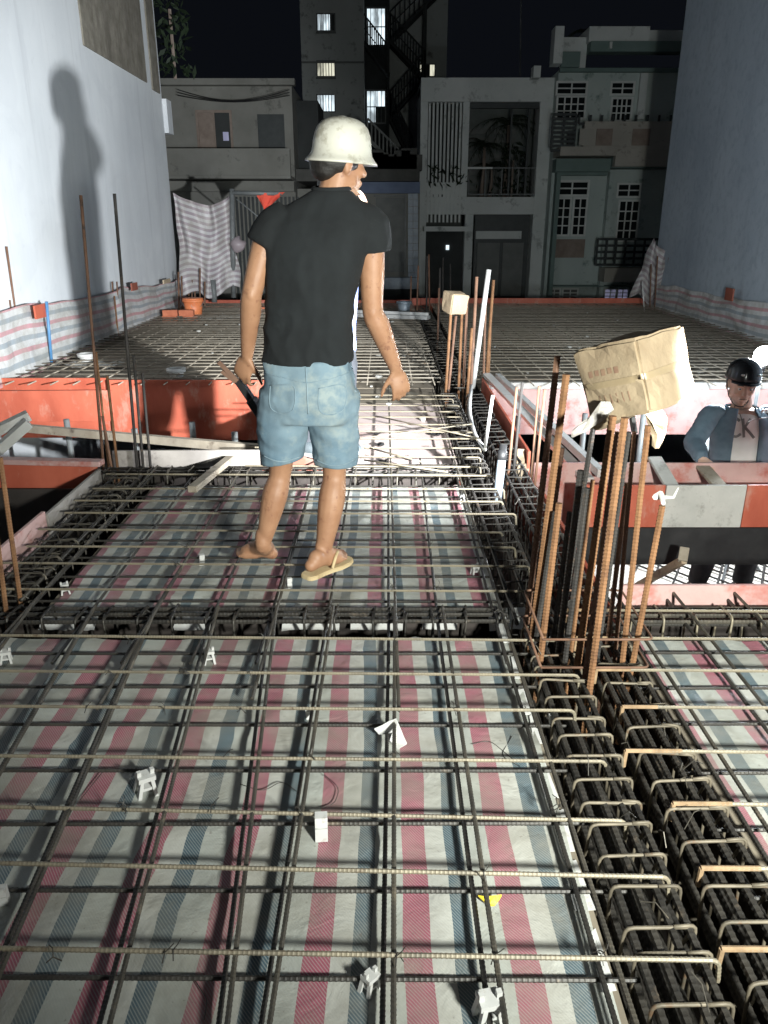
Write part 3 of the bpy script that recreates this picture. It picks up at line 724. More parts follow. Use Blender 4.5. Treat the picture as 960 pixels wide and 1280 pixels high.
cage('beam_cage', 'thick ribbed rebar cage in the trench at the lower right, the right one of two', (.763, .35), (.763, 2.42), .15, .36, .066, 4, .110, .0085, .0042, 'bar_low', 'bar_tie', nm=4)
cage('beam_cage', 'dark rebar cage in the trench between the blue grey pipe and the walking man', (.543, 2.45), (.543, 6.4), .145, .36, .062, 3, .10, .008, .0036, 'bar_black', 'bar_low', False)
cage('beam_cage', 'dark rebar cage in the trench beside the pit, right of the grey pipe', (.76, 2.45), (.76, 6.4), .145, .36, .062, 3, .11, .008, .0036, 'bar_black', 'bar_low', False)
cage('beam_cage', 'fine dark rebar cage in the trench between the two far decks', (.66, 6.6), (.66, 14.0), .23, .36, .06, 3, .16, .008, .005, 'bar_low', 'bar_long', False)
cage('beam_cage', 'rebar cage in the cross trench in front of the walking man', (-1.66, 2.53), (.457, 2.53), .125, .34, .055, 3, .12, .008, .0042, 'bar_low', 'bar_low', True, pitch=.014)
cage('beam_cage', 'rebar cage in the cross trench before the pit on the right', (.845, 2.53), (3.0, 2.53), .125, .34, .055, 3, .12, .008, .0042, 'bar_long', 'bar_top', True, pitch=.014)
cage('beam_cage', 'rebar cage in the cross trench behind the walking man', (-1.66, 4.29), (.457, 4.29), .14, .34, .055, 3, .12, .008, .0042, 'bar_low', 'bar_long', False)
cage('beam_cage', 'tangled rebar cage along the left side of the middle bay', (-1.467, 2.64), (-1.467, 4.2), .18, .34, .06, 3, .085, .008, .004, 'bar_low', 'bar_long', False, jz=.02)
# loose tie wires sticking up from the left cage and the trench
b = MB()
for k in range(70):
    if k < 40: p = V((R.uniform(-1.56, -1.35), R.uniform(2.7, 4.15), .07))
    else: p = V((R.uniform(.49, .83), R.uniform(.9, 4.2), .07))
    q = p + V((jit(.05), jit(.05), R.uniform(.0, .05))); b.tube([p, p.lerp(q, .5) + V((0, 0, .02)), q], .0012, 4)
tag(b.build('tie_wires', 'bar_long'), 'curled ends of thin tie wire sticking out of the beam cages', 'wire', kind='stuff')
# thin curled wires on the near tarp
for k, pts in enumerate((((300, 980), (330, 990), (352, 975), (372, 990)), ((405, 968), (425, 985), (418, 1005), (400, 1010)), ((590, 930), (612, 925), (640, 948)), ((640, 920), (625, 945), (650, 958)), ((100, 1000), (120, 975), (128, 965)), ((240, 1220), (260, 1250), (255, 1275)))):
    b = MB(); P = [G(*p, .016) for p in pts]; P = arc_path(P, .05, 5); b.tube(P, .0011, 5)
    tag(b.build('wire_scrap', 'bar_low'), 'thin curled scrap of tie wire on the striped tarp', 'wire', 'wire scraps on the foreground tarp')

# ------------------------------------------------------------------ starter bars of the columns
def starters(label, lst, Yd, name='starter_bars', rdef=.010, rib=True):
    first = lst[0]; base = G(first[0], first[1], .02)
    t = thing(name, (base.x, base.y, -.2), label, 'starter bars')
    for it in lst:
        bx, by, tx, ty, m = it[:5]; r = it[5] if len(it) > 5 else rdef
        p = G(bx, by, .0); q = W(tx, ty, p.y + (it[6] if len(it) > 6 else 0)); d = (q - p)
        lo = p - d.normalized() * .25
        bar(lo, q, r, m, t, rib, 'starter_bar', .012)
    return t
st = starters('cluster of rusty orange starter bars standing at the beam crossing under the cardboard box', [
    (674, 838, 699, 629, 'bar_rust', .0108), (668, 812, 694, 640, 'bar_black', .009), (664, 806, 708, 468, 'bar_rust', .0125), (657, 790, 697, 445, 'bar_dull', .0115), (672, 800, 703, 560, 'bar_dull', .008),
    (699, 800, 752, 470, 'bar_black', .0095), (696, 832, 726, 588, 'bar_black', .0115), (712, 830, 741, 600, 'bar_rust', .0075), (704, 845, 734, 610, 'bar_black', .009),
    (719, 852, 766, 520, 'bar_rust', .0125), (735, 878, 781, 522, 'bar_rust', .0108), (728, 866, 772, 540, 'bar_dull', .008), (757, 822, 784, 604, 'bar_dull', .0085), (744, 840, 786, 540, 'bar_black', .0085),
    (776, 846, 810, 532, 'bar_rust', .0095), (787, 850, 828, 632, 'bar_rust', .0098), (768, 830, 793, 540, 'bar_dull', .0075), (690, 815, 712, 640, 'bar_black', .009)], 0)
# square ties holding the cluster
for z in (.10, .2):
    b = MB(); b.tube(arc_path([(.49, 2.08, z), (.83, 2.08, z), (.83, 2.42, z), (.49, 2.42, z), (.49, 2.08, z + .004)], .02, 3), .0042, 6); b.build('column_tie', 'bar_dull', st, True)
starters('four thin dark starter bars behind the grey plastic pipe', [(635, 597, 646, 484, 'bar_dull', .009), (641, 599, 653, 478, 'bar_black', .009), (664, 599, 674, 483, 'bar_dull', .009), (669, 602, 681, 487, 'bar_dull', .009)], 0, rib=False)
starters('pair of rusty lapped bars carrying the small cardboard box', [(557, 494, 565, 369, 'bar_rust', .013), (560, 494, 570, 395, 'bar_dull', .012), (573, 492, 578, 383, 'bar_rust', .013), (579, 492, 584, 372, 'bar_dull', .013)], 0, rib=False)
starters('rusty starter bars standing beside the leaning white pole', [(588, 494, 596, 346, 'bar_dull', .014), (584, 496, 590, 410, 'bar_rust', .013), (604, 484, 608, 344, 'bar_dull', .012), (607, 482, 617, 350, 'bar_rust', .014), (610, 480, 613, 410, 'bar_rust', .013)], 0, rib=False)
starters('thin dark starter bars at the far end of the long beam', [(547, 430, 549, 360, 'bar_dull', .013), (549, 415, 550, 335, 'bar_black', .012), (513, 396, 514, 345, 'bar_dull', .012), (521, 394, 523, 332, 'bar_dull', .014), (533, 395, 534, 320, 'bar_black', .016), (537, 394, 536, 318, 'bar_dull', .014), (553, 396, 554, 322, 'bar_black', .015), (563, 392, 563, 330, 'bar_black', .014)], 0, rib=False)
starters('two very tall thin rods with short companions at the left beam corner', [(130, 590, 101, 244, 'bar_dull', .0085), (172, 592, 143, 242, 'bar_black', .0085), (180, 594, 167, 444, 'bar_black', .008), (189, 594, 178, 466, 'bar_black', .008), (148, 594, 134, 470, 'bar_rust', .008), (136, 586, 120, 440, 'bar_rust', .007), (141, 592, 128, 520, 'bar_dull', .008)], 0, rib=False)
starters('thin rods bunched at the left edge before the striped tarp', [(30, 468, 8, 308, 'bar_dull', .011), (24, 470, 12, 375, 'bar_dull', .010), (12, 470, 0, 372, 'bar_dull', .011), (2, 470, -8, 360, 'bar_dull', .011)], 0, rib=False)
starters('two rusty rods rising at the left edge beside the near pit', [(27, 762, 0, 572, 'bar_rust', .009), (9, 776, -8, 640, 'bar_rust', .009)], 0)
starters('short brown rods against the middle of the left striped tarp', [(145, 420, 140, 352, 'bar_dull', .010), (150, 420, 146, 352, 'bar_dull', .010), (148, 423, 143, 370, 'bar_rust', .010)], 0, rib=False)
starters('short brown rods standing around the orange bucket', [(224, 392, 223, 340, 'bar_dull', .016), (228, 392, 227, 345, 'bar_dull', .014), (236, 388, 236, 348, 'bar_dull', .014), (244, 386, 243, 340, 'bar_dull', .015), (250, 388, 250, 335, 'bar_dull', .014), (256, 388, 256, 352, 'bar_dull', .014), (240, 388, 240, 350, 'bar_dull', .012)], 0, rib=False)
pole(G(591, 486, 0), W(611, 337, G(591, 486, 0).y + .05), .022, 'pvc_white', 'leaning bright white pole among the rusty bars in the middle', n=10)
b = MB(); P = [W(589, 482, 6.2), W(586, 515, 5.6), W(594, 545, 5.0), W(606, 562, 4.7)]; b.tube(arc_path(P, .3, 6), .014, 8)
tag(b.build('white_hose', 'pvc_white', smooth=True), 'bent white hose lying along the long beam trench', 'hose')
b = MB(); b.tube([W(606, 560, 4.7), W(616, 494, 4.75)], .011, 8); tag(b.build('thin_rod', 'pvc_white', smooth=True), 'thin pale rod leaning on the red board of the wide opening', 'rod')
gp = thing('pipe', G(619, 625, 0), 'upright blue grey plastic pipe with a black cap in the long trench', 'pipe')
p, q = G(621, 628, -.02), W(627, 575, 4.0)
b = MB(); b.tube([p, q], .024, 14); b.build('pipe_body', 'pvc_grey', gp, True)
d = (q - p).normalized(); b = MB(); b.tube([q - d * .002, q + d * .05, q + d * .052, q + d * .085], [.027, .027, .021, .021], 14); b.build('pipe_cap', 'black', gp, True)

# ------------------------------------------------------------------ spacers, scraps
sp_me = MB()
for (sx, sy) in ((-1, -1), (1, -1), (1, 1), (-1, 1)):
    sp_me.plank((sx * .017, sy * .014, 0), (sx * .010, sy * .010, .040), .009, .007, up=V((sx, 0, .01)))
sp_me.box(-.017, -.014, .038, .017, .014, .048); sp_me.box(-.013, -.012, .016, .013, .012, .022)
sp_me.box(-.017, -.004, .048, -.009, .004, .058); sp_me.box(.009, -.004, .048, .017, .004, .058)
SPM = sp_me.mesh('rebar_spacer', 'spacer')
blk = MB(); blk.box(-.012, -.010, 0, .012, .010, .03); blk.box(-.012, -.010, .033, .012, .010, .055); blk.box(-.008, -.007, .03, .008, .007, .033); BLK = blk.mesh('spacer_block', 'spacer')
for (px, py, s, rz, which, lab) in (
    (182, 992, 1.3, .6, 0, 'white plastic spacer tied under the bar left of the middle foreground'),
    (402, 1048, 1.25, .1, 1, 'tall white spacer block between two cross bars in the centre foreground'),
    (8, 828, 1.0, .4, 0, 'white spacer at the left edge just before the cross trench'),
    (262, 828, 1.0, .3, 0, 'white spacer by the cross trench below the left foot of the man'),
    (610, 1276, 1.3, .2, 0, 'large white spacer cut by the bottom edge of the photo'),
    (462, 1240, .9, .8, 0, 'white spacer half hidden under a bar at the bottom centre'),
    (6, 1130, .9, .2, 1, 'white spacer block at the left edge in the foreground'),
    (237, 578, .8, .3, 0, 'small pale spacer beyond the middle bay on the left'),
    (82, 742, .9, .5, 0, 'pale spacer on the left bar of the middle bay'),
    (252, 706, .9, .4, 1, 'pale white block left of the left foot of the man'),
    (362, 735, .8, .3, 1, 'small white block left of the sandal'),
    (492, 709, .6, .3, 1, 'small white block right of the sandal on the tarp'),
    (594, 718, .9, .3, 0, 'white spacer at the right edge of the middle bay'),
    (577, 628, .8, .3, 0, 'white spacer at the right edge of the middle bay, farther one'),
    (386, 898, .6, .2, 1, 'tiny white block beside the bar in front of the cross trench'),
    (690, 905, .6, .2, 1, 'tiny white chip by the tarp edge left of the beam cages')):
    o = place('rebar_spacer', SPM if which == 0 else BLK); p = G(px, py, .008); o.location = p; o.scale = (s,) * 3; o.rotation_euler = (jit(.1), jit(.1), rz)
    tag(o, lab, 'spacer', 'white spacers under the mesh')
def crumple(pts, th, m, name, label, cat):
    b = MB(); n = len(pts); b.v = [tuple(p) for p in pts] + [tuple(p - V((0, 0, th))) for p in pts]
    b.f = [tuple(range(n)), tuple(reversed(range(n, 2 * n)))] + [(i, n + i, n + (i + 1) % n, (i + 1) % n) for i in range(n)]
    bm = bmesh.new(); me = b.mesh(name, m); bm.from_mesh(me); bmesh.ops.triangulate(bm, faces=bm.faces[:]); bmesh.ops.subdivide_edges(bm, edges=bm.edges[:], cuts=2, use_grid_fill=True)
    for v in bm.verts: v.co += V((noise.noise(v.co * 40), noise.noise(v.co * 40 + V((5, 0, 0))), noise.noise(v.co * 30 + V((0, 7, 0))))) * .006
    bm.to_mesh(me); bm.free(); return tag(place(name, me), label, cat)
crumple([G(468, 910, .05), G(495, 898, .085), G(500, 912, .06), G(474, 918, .03)], .003, 'spacer', 'folded_card', 'folded white card propped on the bars in the centre foreground', 'card')
crumple([G(496, 900, .08), G(510, 930, .012), G(497, 936, .01), G(487, 925, .02)], .003, 'spacer', 'folded_card', 'second white flap leaning under the crossing bars in the centre', 'card')
crumple([G(600, 1120, .03), G(627, 1120, .035), G(620, 1132, .02), G(608, 1130, .012)], .003, 'yellow', 'yellow_scrap', 'bright yellow scrap of foil beside a bar in the foreground', 'scrap')

# buckets and bricks on the far deck
def bucket(name, c, r0, r1, h, m, label, handle=True, lid=False):
    t = thing(name, c, label, 'bucket'); c = V(c)
    b = MB(); b.lathe([(r0, 0), (r1, h), (r1 + .012, h), (r1 + .012, h - .03), (r1 + .006, h - .03)][:2] + [(r1 - .006, h), (r0 - .006, .01)], c, 24); b.build('body', m, t, True)
    b = MB(); b.lathe([(r1 + .001, h - .035), (r1 + .014, h - .033), (r1 + .014, h), (r1 - .004, h + .002)], c, 24, cap=False); b.build('rim', m, t, True)
    if lid:
        b = MB(); b.lathe([(r1 + .012, h + .002), (r1 + .010, h + .02), (r1 * .8, h + .025), (.01, h + .03)], c, 24); b.build('lid', m, t, True)
    if handle:
        b = MB(); b.tube([c + V((math.cos(a) * (r1 + .016), -.02 - .06 * math.sin(a), h - .03 - .11 * math.sin(a))) for a in [math.pi * i / 12 for i in range(13)]], .004, 6); b.build('handle', 'mid_metal', t, True)
    return t
bucket('bucket', G(243, 399, 0), .115, .15, .30, 'bucket', 'orange plastic bucket standing by the far left corner', lid=True)
bucket('small_bucket', G(110, 456, 0), .06, .085, .12, 'spacer', 'small white tub on the deck below the left striped tarp', False)
bucket('small_bucket', G(221, 472, .02), .06, .075, .09, 'spacer', 'small white tub on the edge of the long red board', False)
bucket('small_bucket', G(505, 393, .05), .08, .11, .20, 'pvc_grey', 'small grey pail by the pale beam at the far end')
br = MB(); br.box(-.11, -.05, 0, .11, .05, .085); BR = br.mesh('brick', 'brick')
bc = G(222, 402, 0)
for k, (dx, dz, lab) in enumerate(((-.11, .0, 'red hollow brick beside the bucket, lower left of the pile'), (.20, .0, 'red brick beside the bucket, lower right of the pile'), (-.10, .088, 'red brick beside the bucket, upper left of the pile'), (.15, .088, 'red brick beside the bucket, upper right of the pile'))):
    o = place('brick', BR); o.location = bc + V((dx, jit(.02), dz)); o.rotation_euler = (0, 0, jit(.15)); tag(o, lab, 'brick', 'bricks beside the orange bucket')
bx = G(330, 392, 0); box_thing('brick', (bx.x - .15, bx.y - .06, 0, bx.x + .05, bx.y + .06, .11), 'brick', 'red brick on the deck seen past the left arm of the walking man', 'brick', bev=.006)
p = G(105, 462, 0); b = MB()
rowsf = [(p + V((-.35 + .7 * i / 8, -.06, .02 + .05 * math.sin(i * .9) ** 2)), p + V((-.3 + .7 * i / 8, .12, .03 + .05 * math.cos(i * 1.3) ** 2))) for i in range(9)]
for a, c in rowsf: b.v += [tuple(a), tuple(c)]
b.f = [(2 * i, 2 * i + 2, 2 * i + 3, 2 * i + 1) for i in range(8)]
tag(b.build('plastic_sheet', 'pale_ply', smooth=True), 'crumpled pale sheet lying on the far left deck edge', 'sheet')

# ------------------------------------------------------------------ cardboard boxes on the bars
def carton(name, c, dims, rot, label, seed, detail=True, flap=True):
    t = thing(name, c, label, 'cardboard box'); rotm = Matrix.Rotation(rot[0], 3, 'X') @ Matrix.Rotation(rot[1], 3, 'Y') @ Matrix.Rotation(rot[2], 3, 'Z'); c = V(c)
    bm = bmesh.new(); bmesh.ops.create_cube(bm, size=1); 
    for v in bm.verts: v.co = V((v.co.x * dims[0], v.co.y * dims[1], v.co.z * dims[2]))
    bmesh.ops.bevel(bm, geom=bm.edges[:], offset=.008, segments=2, affect='EDGES')
    bmesh.ops.subdivide_edges(bm, edges=bm.edges[:], cuts=7, use_grid_fill=True)
    def cr(co):
        n = V((noise.noise(co * 7 + V((seed, 0, 0))), noise.noise(co * 7 + V((0, seed, 3))), noise.noise(co * 7 + V((5, 0, seed)))))
        n2 = 1 - min(1, abs(noise.noise(co * 6 + V((seed, 2, 1)))) * 5)
        k = dims[0] * .075
        q = co + n * k * .7 - co.normalized() * n2 * k * .55
        q.x *= 1 + .10 * (co.z / dims[2]); q.z += .10 * co.x * (1 if co.z < 0 else .1); return q
    for v in bm.verts: v.co = rotm @ cr(v.co.copy()) + c
    me = bpy.data.meshes.new('carton'); bm.to_mesh(me); bm.free(); me.materials.append(M['cardboard']); body = place('carton_body', me, t)
    if detail:
        bv = BVHTree.FromPolygons([v.co for v in me.vertices], [tuple(p.vertices) for p in me.polygons])
        def patch(name, m, rect, axis, sign, nu=14, nv=4, off=.0018):
            b = MB()
            for i in range(nu + 1):
                for j in range(nv + 1):
                    u = rect[0] + (rect[1] - rect[0]) * i / nu; w = rect[2] + (rect[3] - rect[2]) * j / nv
                    loc = V((u * dims[0], sign * dims[1] * .5, w * dims[2])) if axis == 'y' else V((sign * dims[0] * .5, u * dims[1], w * dims[2]))
                    q = rotm @ loc + c; nrm = rotm @ (V((0, sign, 0)) if axis == 'y' else V((sign, 0, 0)))
                    hit = bv.ray_cast(q + nrm * .12, -nrm)
                    b.v.append(tuple((hit[0] if hit[0] else q) + nrm * off))
            for i in range(nu):
                for j in range(nv):
                    a = i * (nv + 1) + j; b.f.append((a, a + nv + 1, a + nv + 2, a + 1))
            return b.build(name, m, t, True)
        patch('tape', 'tape', (-.49, .49, -.03, .05), 'y', -1); patch('tape', 'tape', (-.49, .49, -.03, .05), 'x', 1)
        # faded red lettering, too worn to read, and packing marks
        for k in range(5): patch('print_mark', 'print', (-.28 + k * .10, -.215 + k * .10, .12 + .01 * (k % 2), .20), 'y', -1, 2, 2, .0012)
        for k in range(6): patch('print_mark', 'print', (-.20 + k * .09, -.185 + k * .09, -.24, -.12), 'y', -1, 2, 2, .0012)
    return t
bc = W(793, 470, 2.28)
carton('cardboard_box', bc, (.235, .235, .235), (rad(-11), rad(-15), rad(-56)), 'crumpled brown cardboard box stuck upside down on the rusty starter bars', 3.3)
carton('small_cardboard_box', W(569, 378, 6.45), (.17, .15, .16), (rad(6), rad(10), rad(30)), 'small brown cardboard box stuck on two rusty bars in the middle distance', 7.1, False)
# flap and plastic film hanging from the big box
def rag(name, pts, w, m, label, cat, seed):
    b = MB(); n = len(pts)
    for i, p in enumerate(pts):
        for k in range(6):
            a = 2 * math.pi * k / 6; q = V(p) + V((math.cos(a) * w[i], math.sin(a) * w[i] * .5, math.sin(a) * w[i] * .8)); q += V((noise.noise(q * 30), noise.noise(q * 30 + V((seed, 0, 0))), noise.noise(q * 30 + V((0, seed, 0))))) * w[i] * .7; b.v.append(tuple(q))
    for i in range(n - 1):
        for k in range(6): b.f.append((i * 6 + k, i * 6 + (k + 1) % 6, i * 6 + 6 + (k + 1) % 6, i * 6 + 6 + k))
    b.f.append((5, 4, 3, 2, 1, 0)); b.f.append(tuple((n - 1) * 6 + k for k in range(6)))
    return tag(b.build(name, m), label, cat)
rag('plastic_film', [W(757, 512, 2.2), W(748, 522, 2.2), W(738, 528, 2.2), W(728, 534, 2.2), W(720, 540, 2.2), W(716, 545, 2.2)], [.022, .022, .016, .014, .010, .004], 'plastic_film', 'crumpled plastic film hanging from the left of the big cardboard box', 'plastic film', 2.2)
rag('cardboard_scrap', [W(822, 520, 2.3), W(822, 532, 2.3), W(823, 545, 2.3), W(820, 556, 2.3)], [.028, .030, .024, .012], 'cardboard', 'torn cardboard scrap hanging below the right of the big box', 'cardboard scrap', 4.1)
rag('white_film', [W(829, 628, 2.12), W(826, 618, 2.15), W(818, 622, 2.15), W(842, 622, 2.2), W(848, 610, 2.22)], [.007, .010, .008, .004, .002], 'pale_ply', 'scrap of white film caught on top of the rightmost rusty bar', 'plastic film', 6.1)
b = MB(); b.plank(W(793, 540, 2.3), W(790, 520, 2.3), .03, .012); tag(b.build('dark_strap', 'black'), 'dark strap dangling under the big cardboard box', 'strap')
# ------------------------------------------------------------------ houses across the street
def part(pt, name, m, *boxes):
    b = MB()
    for x in boxes: b.box(*x)
    return b.build(name, m, pt)
def PB(x0, y0, x1, y1, Y, d0, d1):
    """box whose front covers a pixel rectangle at depth Y; d0/d1 = depths of front and back"""
    a = W(x0, y0, Y); c = W(x1, y1, Y); cx = W((x0 + x1) / 2, (y0 + y1) / 2, Y)
    l = W(x0, (y0 + y1) / 2, Y).x; r = W(x1, (y0 + y1) / 2, Y).x
    zt = W((x0 + x1) / 2, y0, Y).z; zb = W((x0 + x1) / 2, y1, Y).z
    return (l, Y + d0, zb, r, Y + d1, zt)
def mkwin(pt, x0, y0, x1, y1, Y, cols, rws, fm, gm, fw=.05, name='window', proud=.03, bars=0, skip=()):
    l, _, zb, r, _, zt = PB(x0, y0, x1, y1, Y, 0, 0)
    f = MB(); yf, yb = Y - proud, Y + .05
    f.box(l - fw, yf, zb - fw, l, yb, zt + fw); f.box(r, yf, zb - fw, r + fw, yb, zt + fw); f.box(l, yf, zt, r, yb, zt + fw); f.box(l, yf, zb - fw, r, yb, zb)
    w = (r - l) / cols; h = (zt - zb) / rws
    for i in range(1, cols): f.box(l + w * i - fw * .35, yf + .004, zb, l + w * i + fw * .35, yb, zt)
    for j in range(1, rws): f.box(l, yf + .008, zb + h * j - fw * .3, r, yb, zb + h * j + fw * .3)
    for k in range(1, bars):
        xx = l + (r - l) * k / bars; f.box(xx - .012, yf - .02, zb, xx + .012, yf - .004, zt)
    o = f.build(name, fm, pt)
    for i in range(cols):
        for j in range(rws):
            g = gm[(i + j * cols) % len(gm)] if isinstance(gm, (list, tuple)) else gm
            p = MB(); p.box(l + w * i + .002, Y - .006, zb + h * j + .002, l + w * (i + 1) - .002, Y + .012, zb + h * (j + 1) - .002); p.build('pane', g, o)
    return o
def rail(pt, x0, y0, x1, y1, Y, nh, nv, m, r=.02, name='railing'):
    l, _, zb, rr, _, zt = PB(x0, y0, x1, y1, Y, 0, 0); b = MB()
    for k in range(nh): z = zb + (zt - zb) * k / max(1, nh - 1); b.box(l, Y - r, z - r, rr, Y + r, z + r)
    for k in range(nv): x = l + (rr - l) * k / max(1, nv - 1); b.box(x - r * .8, Y - r * .8, zb, x + r * .8, Y + r * .8, zt + .003)
    return b.build(name, m, pt)
GZ = -4.2
def palm(x, y, z, h, label, n=11, sc=1.0):
    t = thing('palm', (x, y, z), label, 'plant')
    b = MB(); b.tube([(x, y, z), (x + .05, y, z + h * .55), (x + .03, y, z + h)], [.07 * sc, .05 * sc, .04 * sc], 7); b.build('trunk', 'sign_brown', t, True)
    b = MB()
    for k in range(n):
        a = 2 * math.pi * k / n + jit(.25); el = R.uniform(.1, 1.1); Ln = R.uniform(.7, 1.0) * sc; P = []
        for s in range(8):
            f = s / 7; P.append(V((x + .03 + math.cos(a) * Ln * f * math.cos(el * (1 - .3 * f)), y + math.sin(a) * Ln * f * .7, z + h + Ln * (f * math.sin(el) - .75 * f * f))))
        b.tube(P, .008, 4)
        for s in range(1, 8):
            p = P[s]; d = (P[s] - P[s - 1]).normalized(); sd = d.cross(V((0, 0, 1)))
            if sd.length < .01: sd = V((1, 0, 0))
            sd.normalize()
            for sg in (-1, 1):
                for q in range(2):
                    bp = p - d * (q * .05); tip = bp + sd * sg * .22 * sc * (1.1 - s / 9) + d * .12 * sc - V((0, 0, .07 * sc + jit(.03)))
                    b.add([bp - d * .015, bp + d * .015, tip], [(0, 1, 2)])
    b.build('fronds', 'leaf', t); return t
def bush(x, y, z, r, h, label, n=150):
    b = MB(); 
    for k in range(n):
        a = R.uniform(0, 6.283); q = R.uniform(.2, 1) ** .6; zz = R.uniform(0, 1); p = V((x + math.cos(a) * r * q * (1.1 - zz * .6), y + math.sin(a) * r * q * .6, z + zz * h)); s = R.uniform(.06, .14)
        u = V((jit(1), jit(1), jit(1))).normalized(); w = u.orthogonal().normalized(); b.add([p - u * s, p + w * s * .35, p + u * s, p - w * s * .35], [(0, 1, 2, 3)])
    t = thing('shrub', (x, y, z), label, 'plant'); b.build('foliage', 'leaf', t)
    c = MB(); c.tube([(x, y, z - .05), (x, y, z + h * .7)], .03, 6); c.build('trunk', 'sign_brown', t); return t

# --- modern concrete house in the middle
Y = 23.0
t = thing('modern_house', (4, Y, GZ), 'modern grey concrete house with a slatted window and a big glazed opening', 'house')
def z_(py, px=600): return W(px, py, Y).z
xl, xa, xm, xn, xr_, xs = W(525, 200, Y).x, W(534, 200, Y).x, W(577, 200, Y).x, W(585, 200, Y).x, W(671, 200, Y).x, W(689, 200, Y).x
zt, z1, z2, z3, z4 = z_(97), z_(127), z_(246), z_(268), z_(228)
part(t, 'wall', 'facade_grey', (xl, Y, zt - (zt - z1), xs, Y + .6, zt), (xl, Y, GZ, xa, Y + .6, z1 - .003), (xr_, Y, GZ, xs, Y + .6, z1 - .003), (xm, Y + .02, z2, xn, Y + .6, z1 - .003), (xa, Y + .03, z3, xr_, Y + .62, z2 - .003) , (xa, Y + .06, z2 + .0, xm, Y + .5, z4))
part(t, 'back_wall', 'interior', (xl, Y + 2.2, GZ, xs, Y + 2.4, zt - .05)); part(t, 'side_wall', 'facade_grey', (xl, Y + .61, GZ, xl + .15, Y + 2.19, zt - .1), (xs - .15, Y + .61, GZ, xs, Y + 2.19, zt - .1))
part(t, 'roof', 'facade_grey', (xl, Y + .61, zt - .3, xs, Y + 2.19, zt - .02)); part(t, 'floor_slab', 'interior', (xl + .16, Y + .63, z3, xs - .16, Y + 2.18, z3 + .15))
for k in range(9):
    x = xa + (xm - xa) * (k + .5) / 9; part(t, 'slat', 'facade_grey', (x - .028, Y + .12, z4 + .003, x + .028, Y + .2, z1 - .006))
part(t, 'window_back', 'recess', (xa, Y + .45, z4, xm, Y + .5, z1))
gl = W(662, 200, Y).x
for (a, c) in ((gl - .06, gl), (W(640, 200, Y).x - .05, W(640, 200, Y).x)): part(t, 'mullion', 'dark_metal', (a, Y + .25, z2, c, Y + .35, z1 - .05))
part(t, 'lintel', 'dark_metal', (xn, Y + .12, z1 - .14, xr_, Y + .25, z1 - .004))
for k in range(9): part(t, 'blind_slat', 'shutter', (W(590, 200, Y).x, Y + 2.08 , z_(150) - k * .22 - .14, gl - .1, Y + 2.14, z_(150) - k * .22))
rail(t, 586, 210, 668, 243, Y + .12, 2, 5, 'mid_metal', .018)
part(t, 'rail_light', 'trim_white', (xn, Y + .06, z_(210) - .02, W(616, 210, Y).x, Y + .1, z_(210) + .03))
part(t, 'canopy', 'facade_grey', (W(529, 283, Y).x, Y - .5, z_(289), W(589, 283, Y).x, Y - .003, z_(283))); part(t, 'ribbed_panel', 'trim_white', *[(W(533 + k * 5, 270, Y).x, Y - .02, z_(278), W(535.5 + k * 5, 270, Y).x, Y - .003, z_(232)) for k in range(9)])
part(t, 'gate', 'recess', (xa, Y + .5, GZ, W(586, 330, Y).x, Y + .55, z3 - .4)); part(t, 'pillar', 'facade_grey', (W(580, 330, Y).x, Y + .08, GZ, W(590, 330, Y).x, Y + .45, z3 - .003))
d = part(t, 'doors', 'dark_metal', (W(594, 330, Y).x, Y + .5, GZ, W(668, 330, Y).x, Y + .54, z3 - .01)); 
for (a, c, yy) in ((598, 626, 304), (630, 656, 304)): part(t, 'door_panel', 'shutter', PB(a, yy, c, 372, Y, .44, .49))
part(t, 'transom', 'facade_grey', PB(597, 289, 655, 299, Y, .42, .49))
part(t, 'lock_light', 'lit_cool', PB(559, 307, 563, 313, Y, .46, .49))
for (px, py, h, s) in ((600, 246, 1.3, 1.0), (632, 246, 1.9, 1.2), (612, 246, .8, .8)): palm(W(px, py, Y + 1.0).x, Y + 1.0 + jit(.3), z2 + .02, h, {600: 'palm behind the glass of the concrete house, left one', 632: 'tall palm behind the glass of the concrete house', 612: 'low palm behind the glass of the concrete house'}[px], 13, s)
bush(W(645, 240, Y).x, Y + .8, z2, .6, 1.4, 'leafy shrub behind the railing of the concrete house'); bush(W(556, 225, Y).x, Y + .3, z4 - .1, .9, .5, 'plants trailing behind the slats of the concrete house', 120)
# the small worn lettering on its panel
for k in range(4):
    part(t, 'lettering', 'dark_metal', (W(540 + k * 4, 245, Y).x, Y + .052, W(545, 248, Y).z, W(542 + k * 4, 245, Y).x, Y + .058, W(545, 243, Y).z))

# --- green house on the right
Y = 22.5
t = thing('green_house', (9, Y, GZ), 'pale green terraced house with balconies beside the right wall', 'house')
xe = W(870, 200, Y).x; x0 = W(691, 200, Y).x; xq = W(756, 280, Y).x
def zz(py): return W(740, py, Y).z
part(t, 'wall', 'facade_green', (x0, Y, GZ, xe, Y + 4, zz(88)))
part(t, 'upper_wall', 'facade_grey', (x0 + .0, Y - .05, zz(84) - .02, W(733, 60, Y).x, Y + .0, zz(47)), (W(731, 60, Y).x + .004, Y - .35, zz(56), W(805, 60, Y).x, Y + 1, zz(37)), (W(805, 60, Y).x + .004, Y - .2, zz(56), xe, Y + 1, zz(40)))
part(t, 'parapet_post', 'facade_grey', PB(690, 36, 701, 82, Y, -.3, .2)); 
part(t, 'eave', 'trim_green', (W(733, 62, Y).x, Y - .45, zz(69), xe, Y - .003, zz(56) - .003), (x0, Y - .25, zz(86), W(722, 80, Y).x, Y - .06, zz(67)))
part(t, 'cornice', 'trim_green', (x0, Y - .15, zz(91), xe, Y - .003, zz(86) - .003))
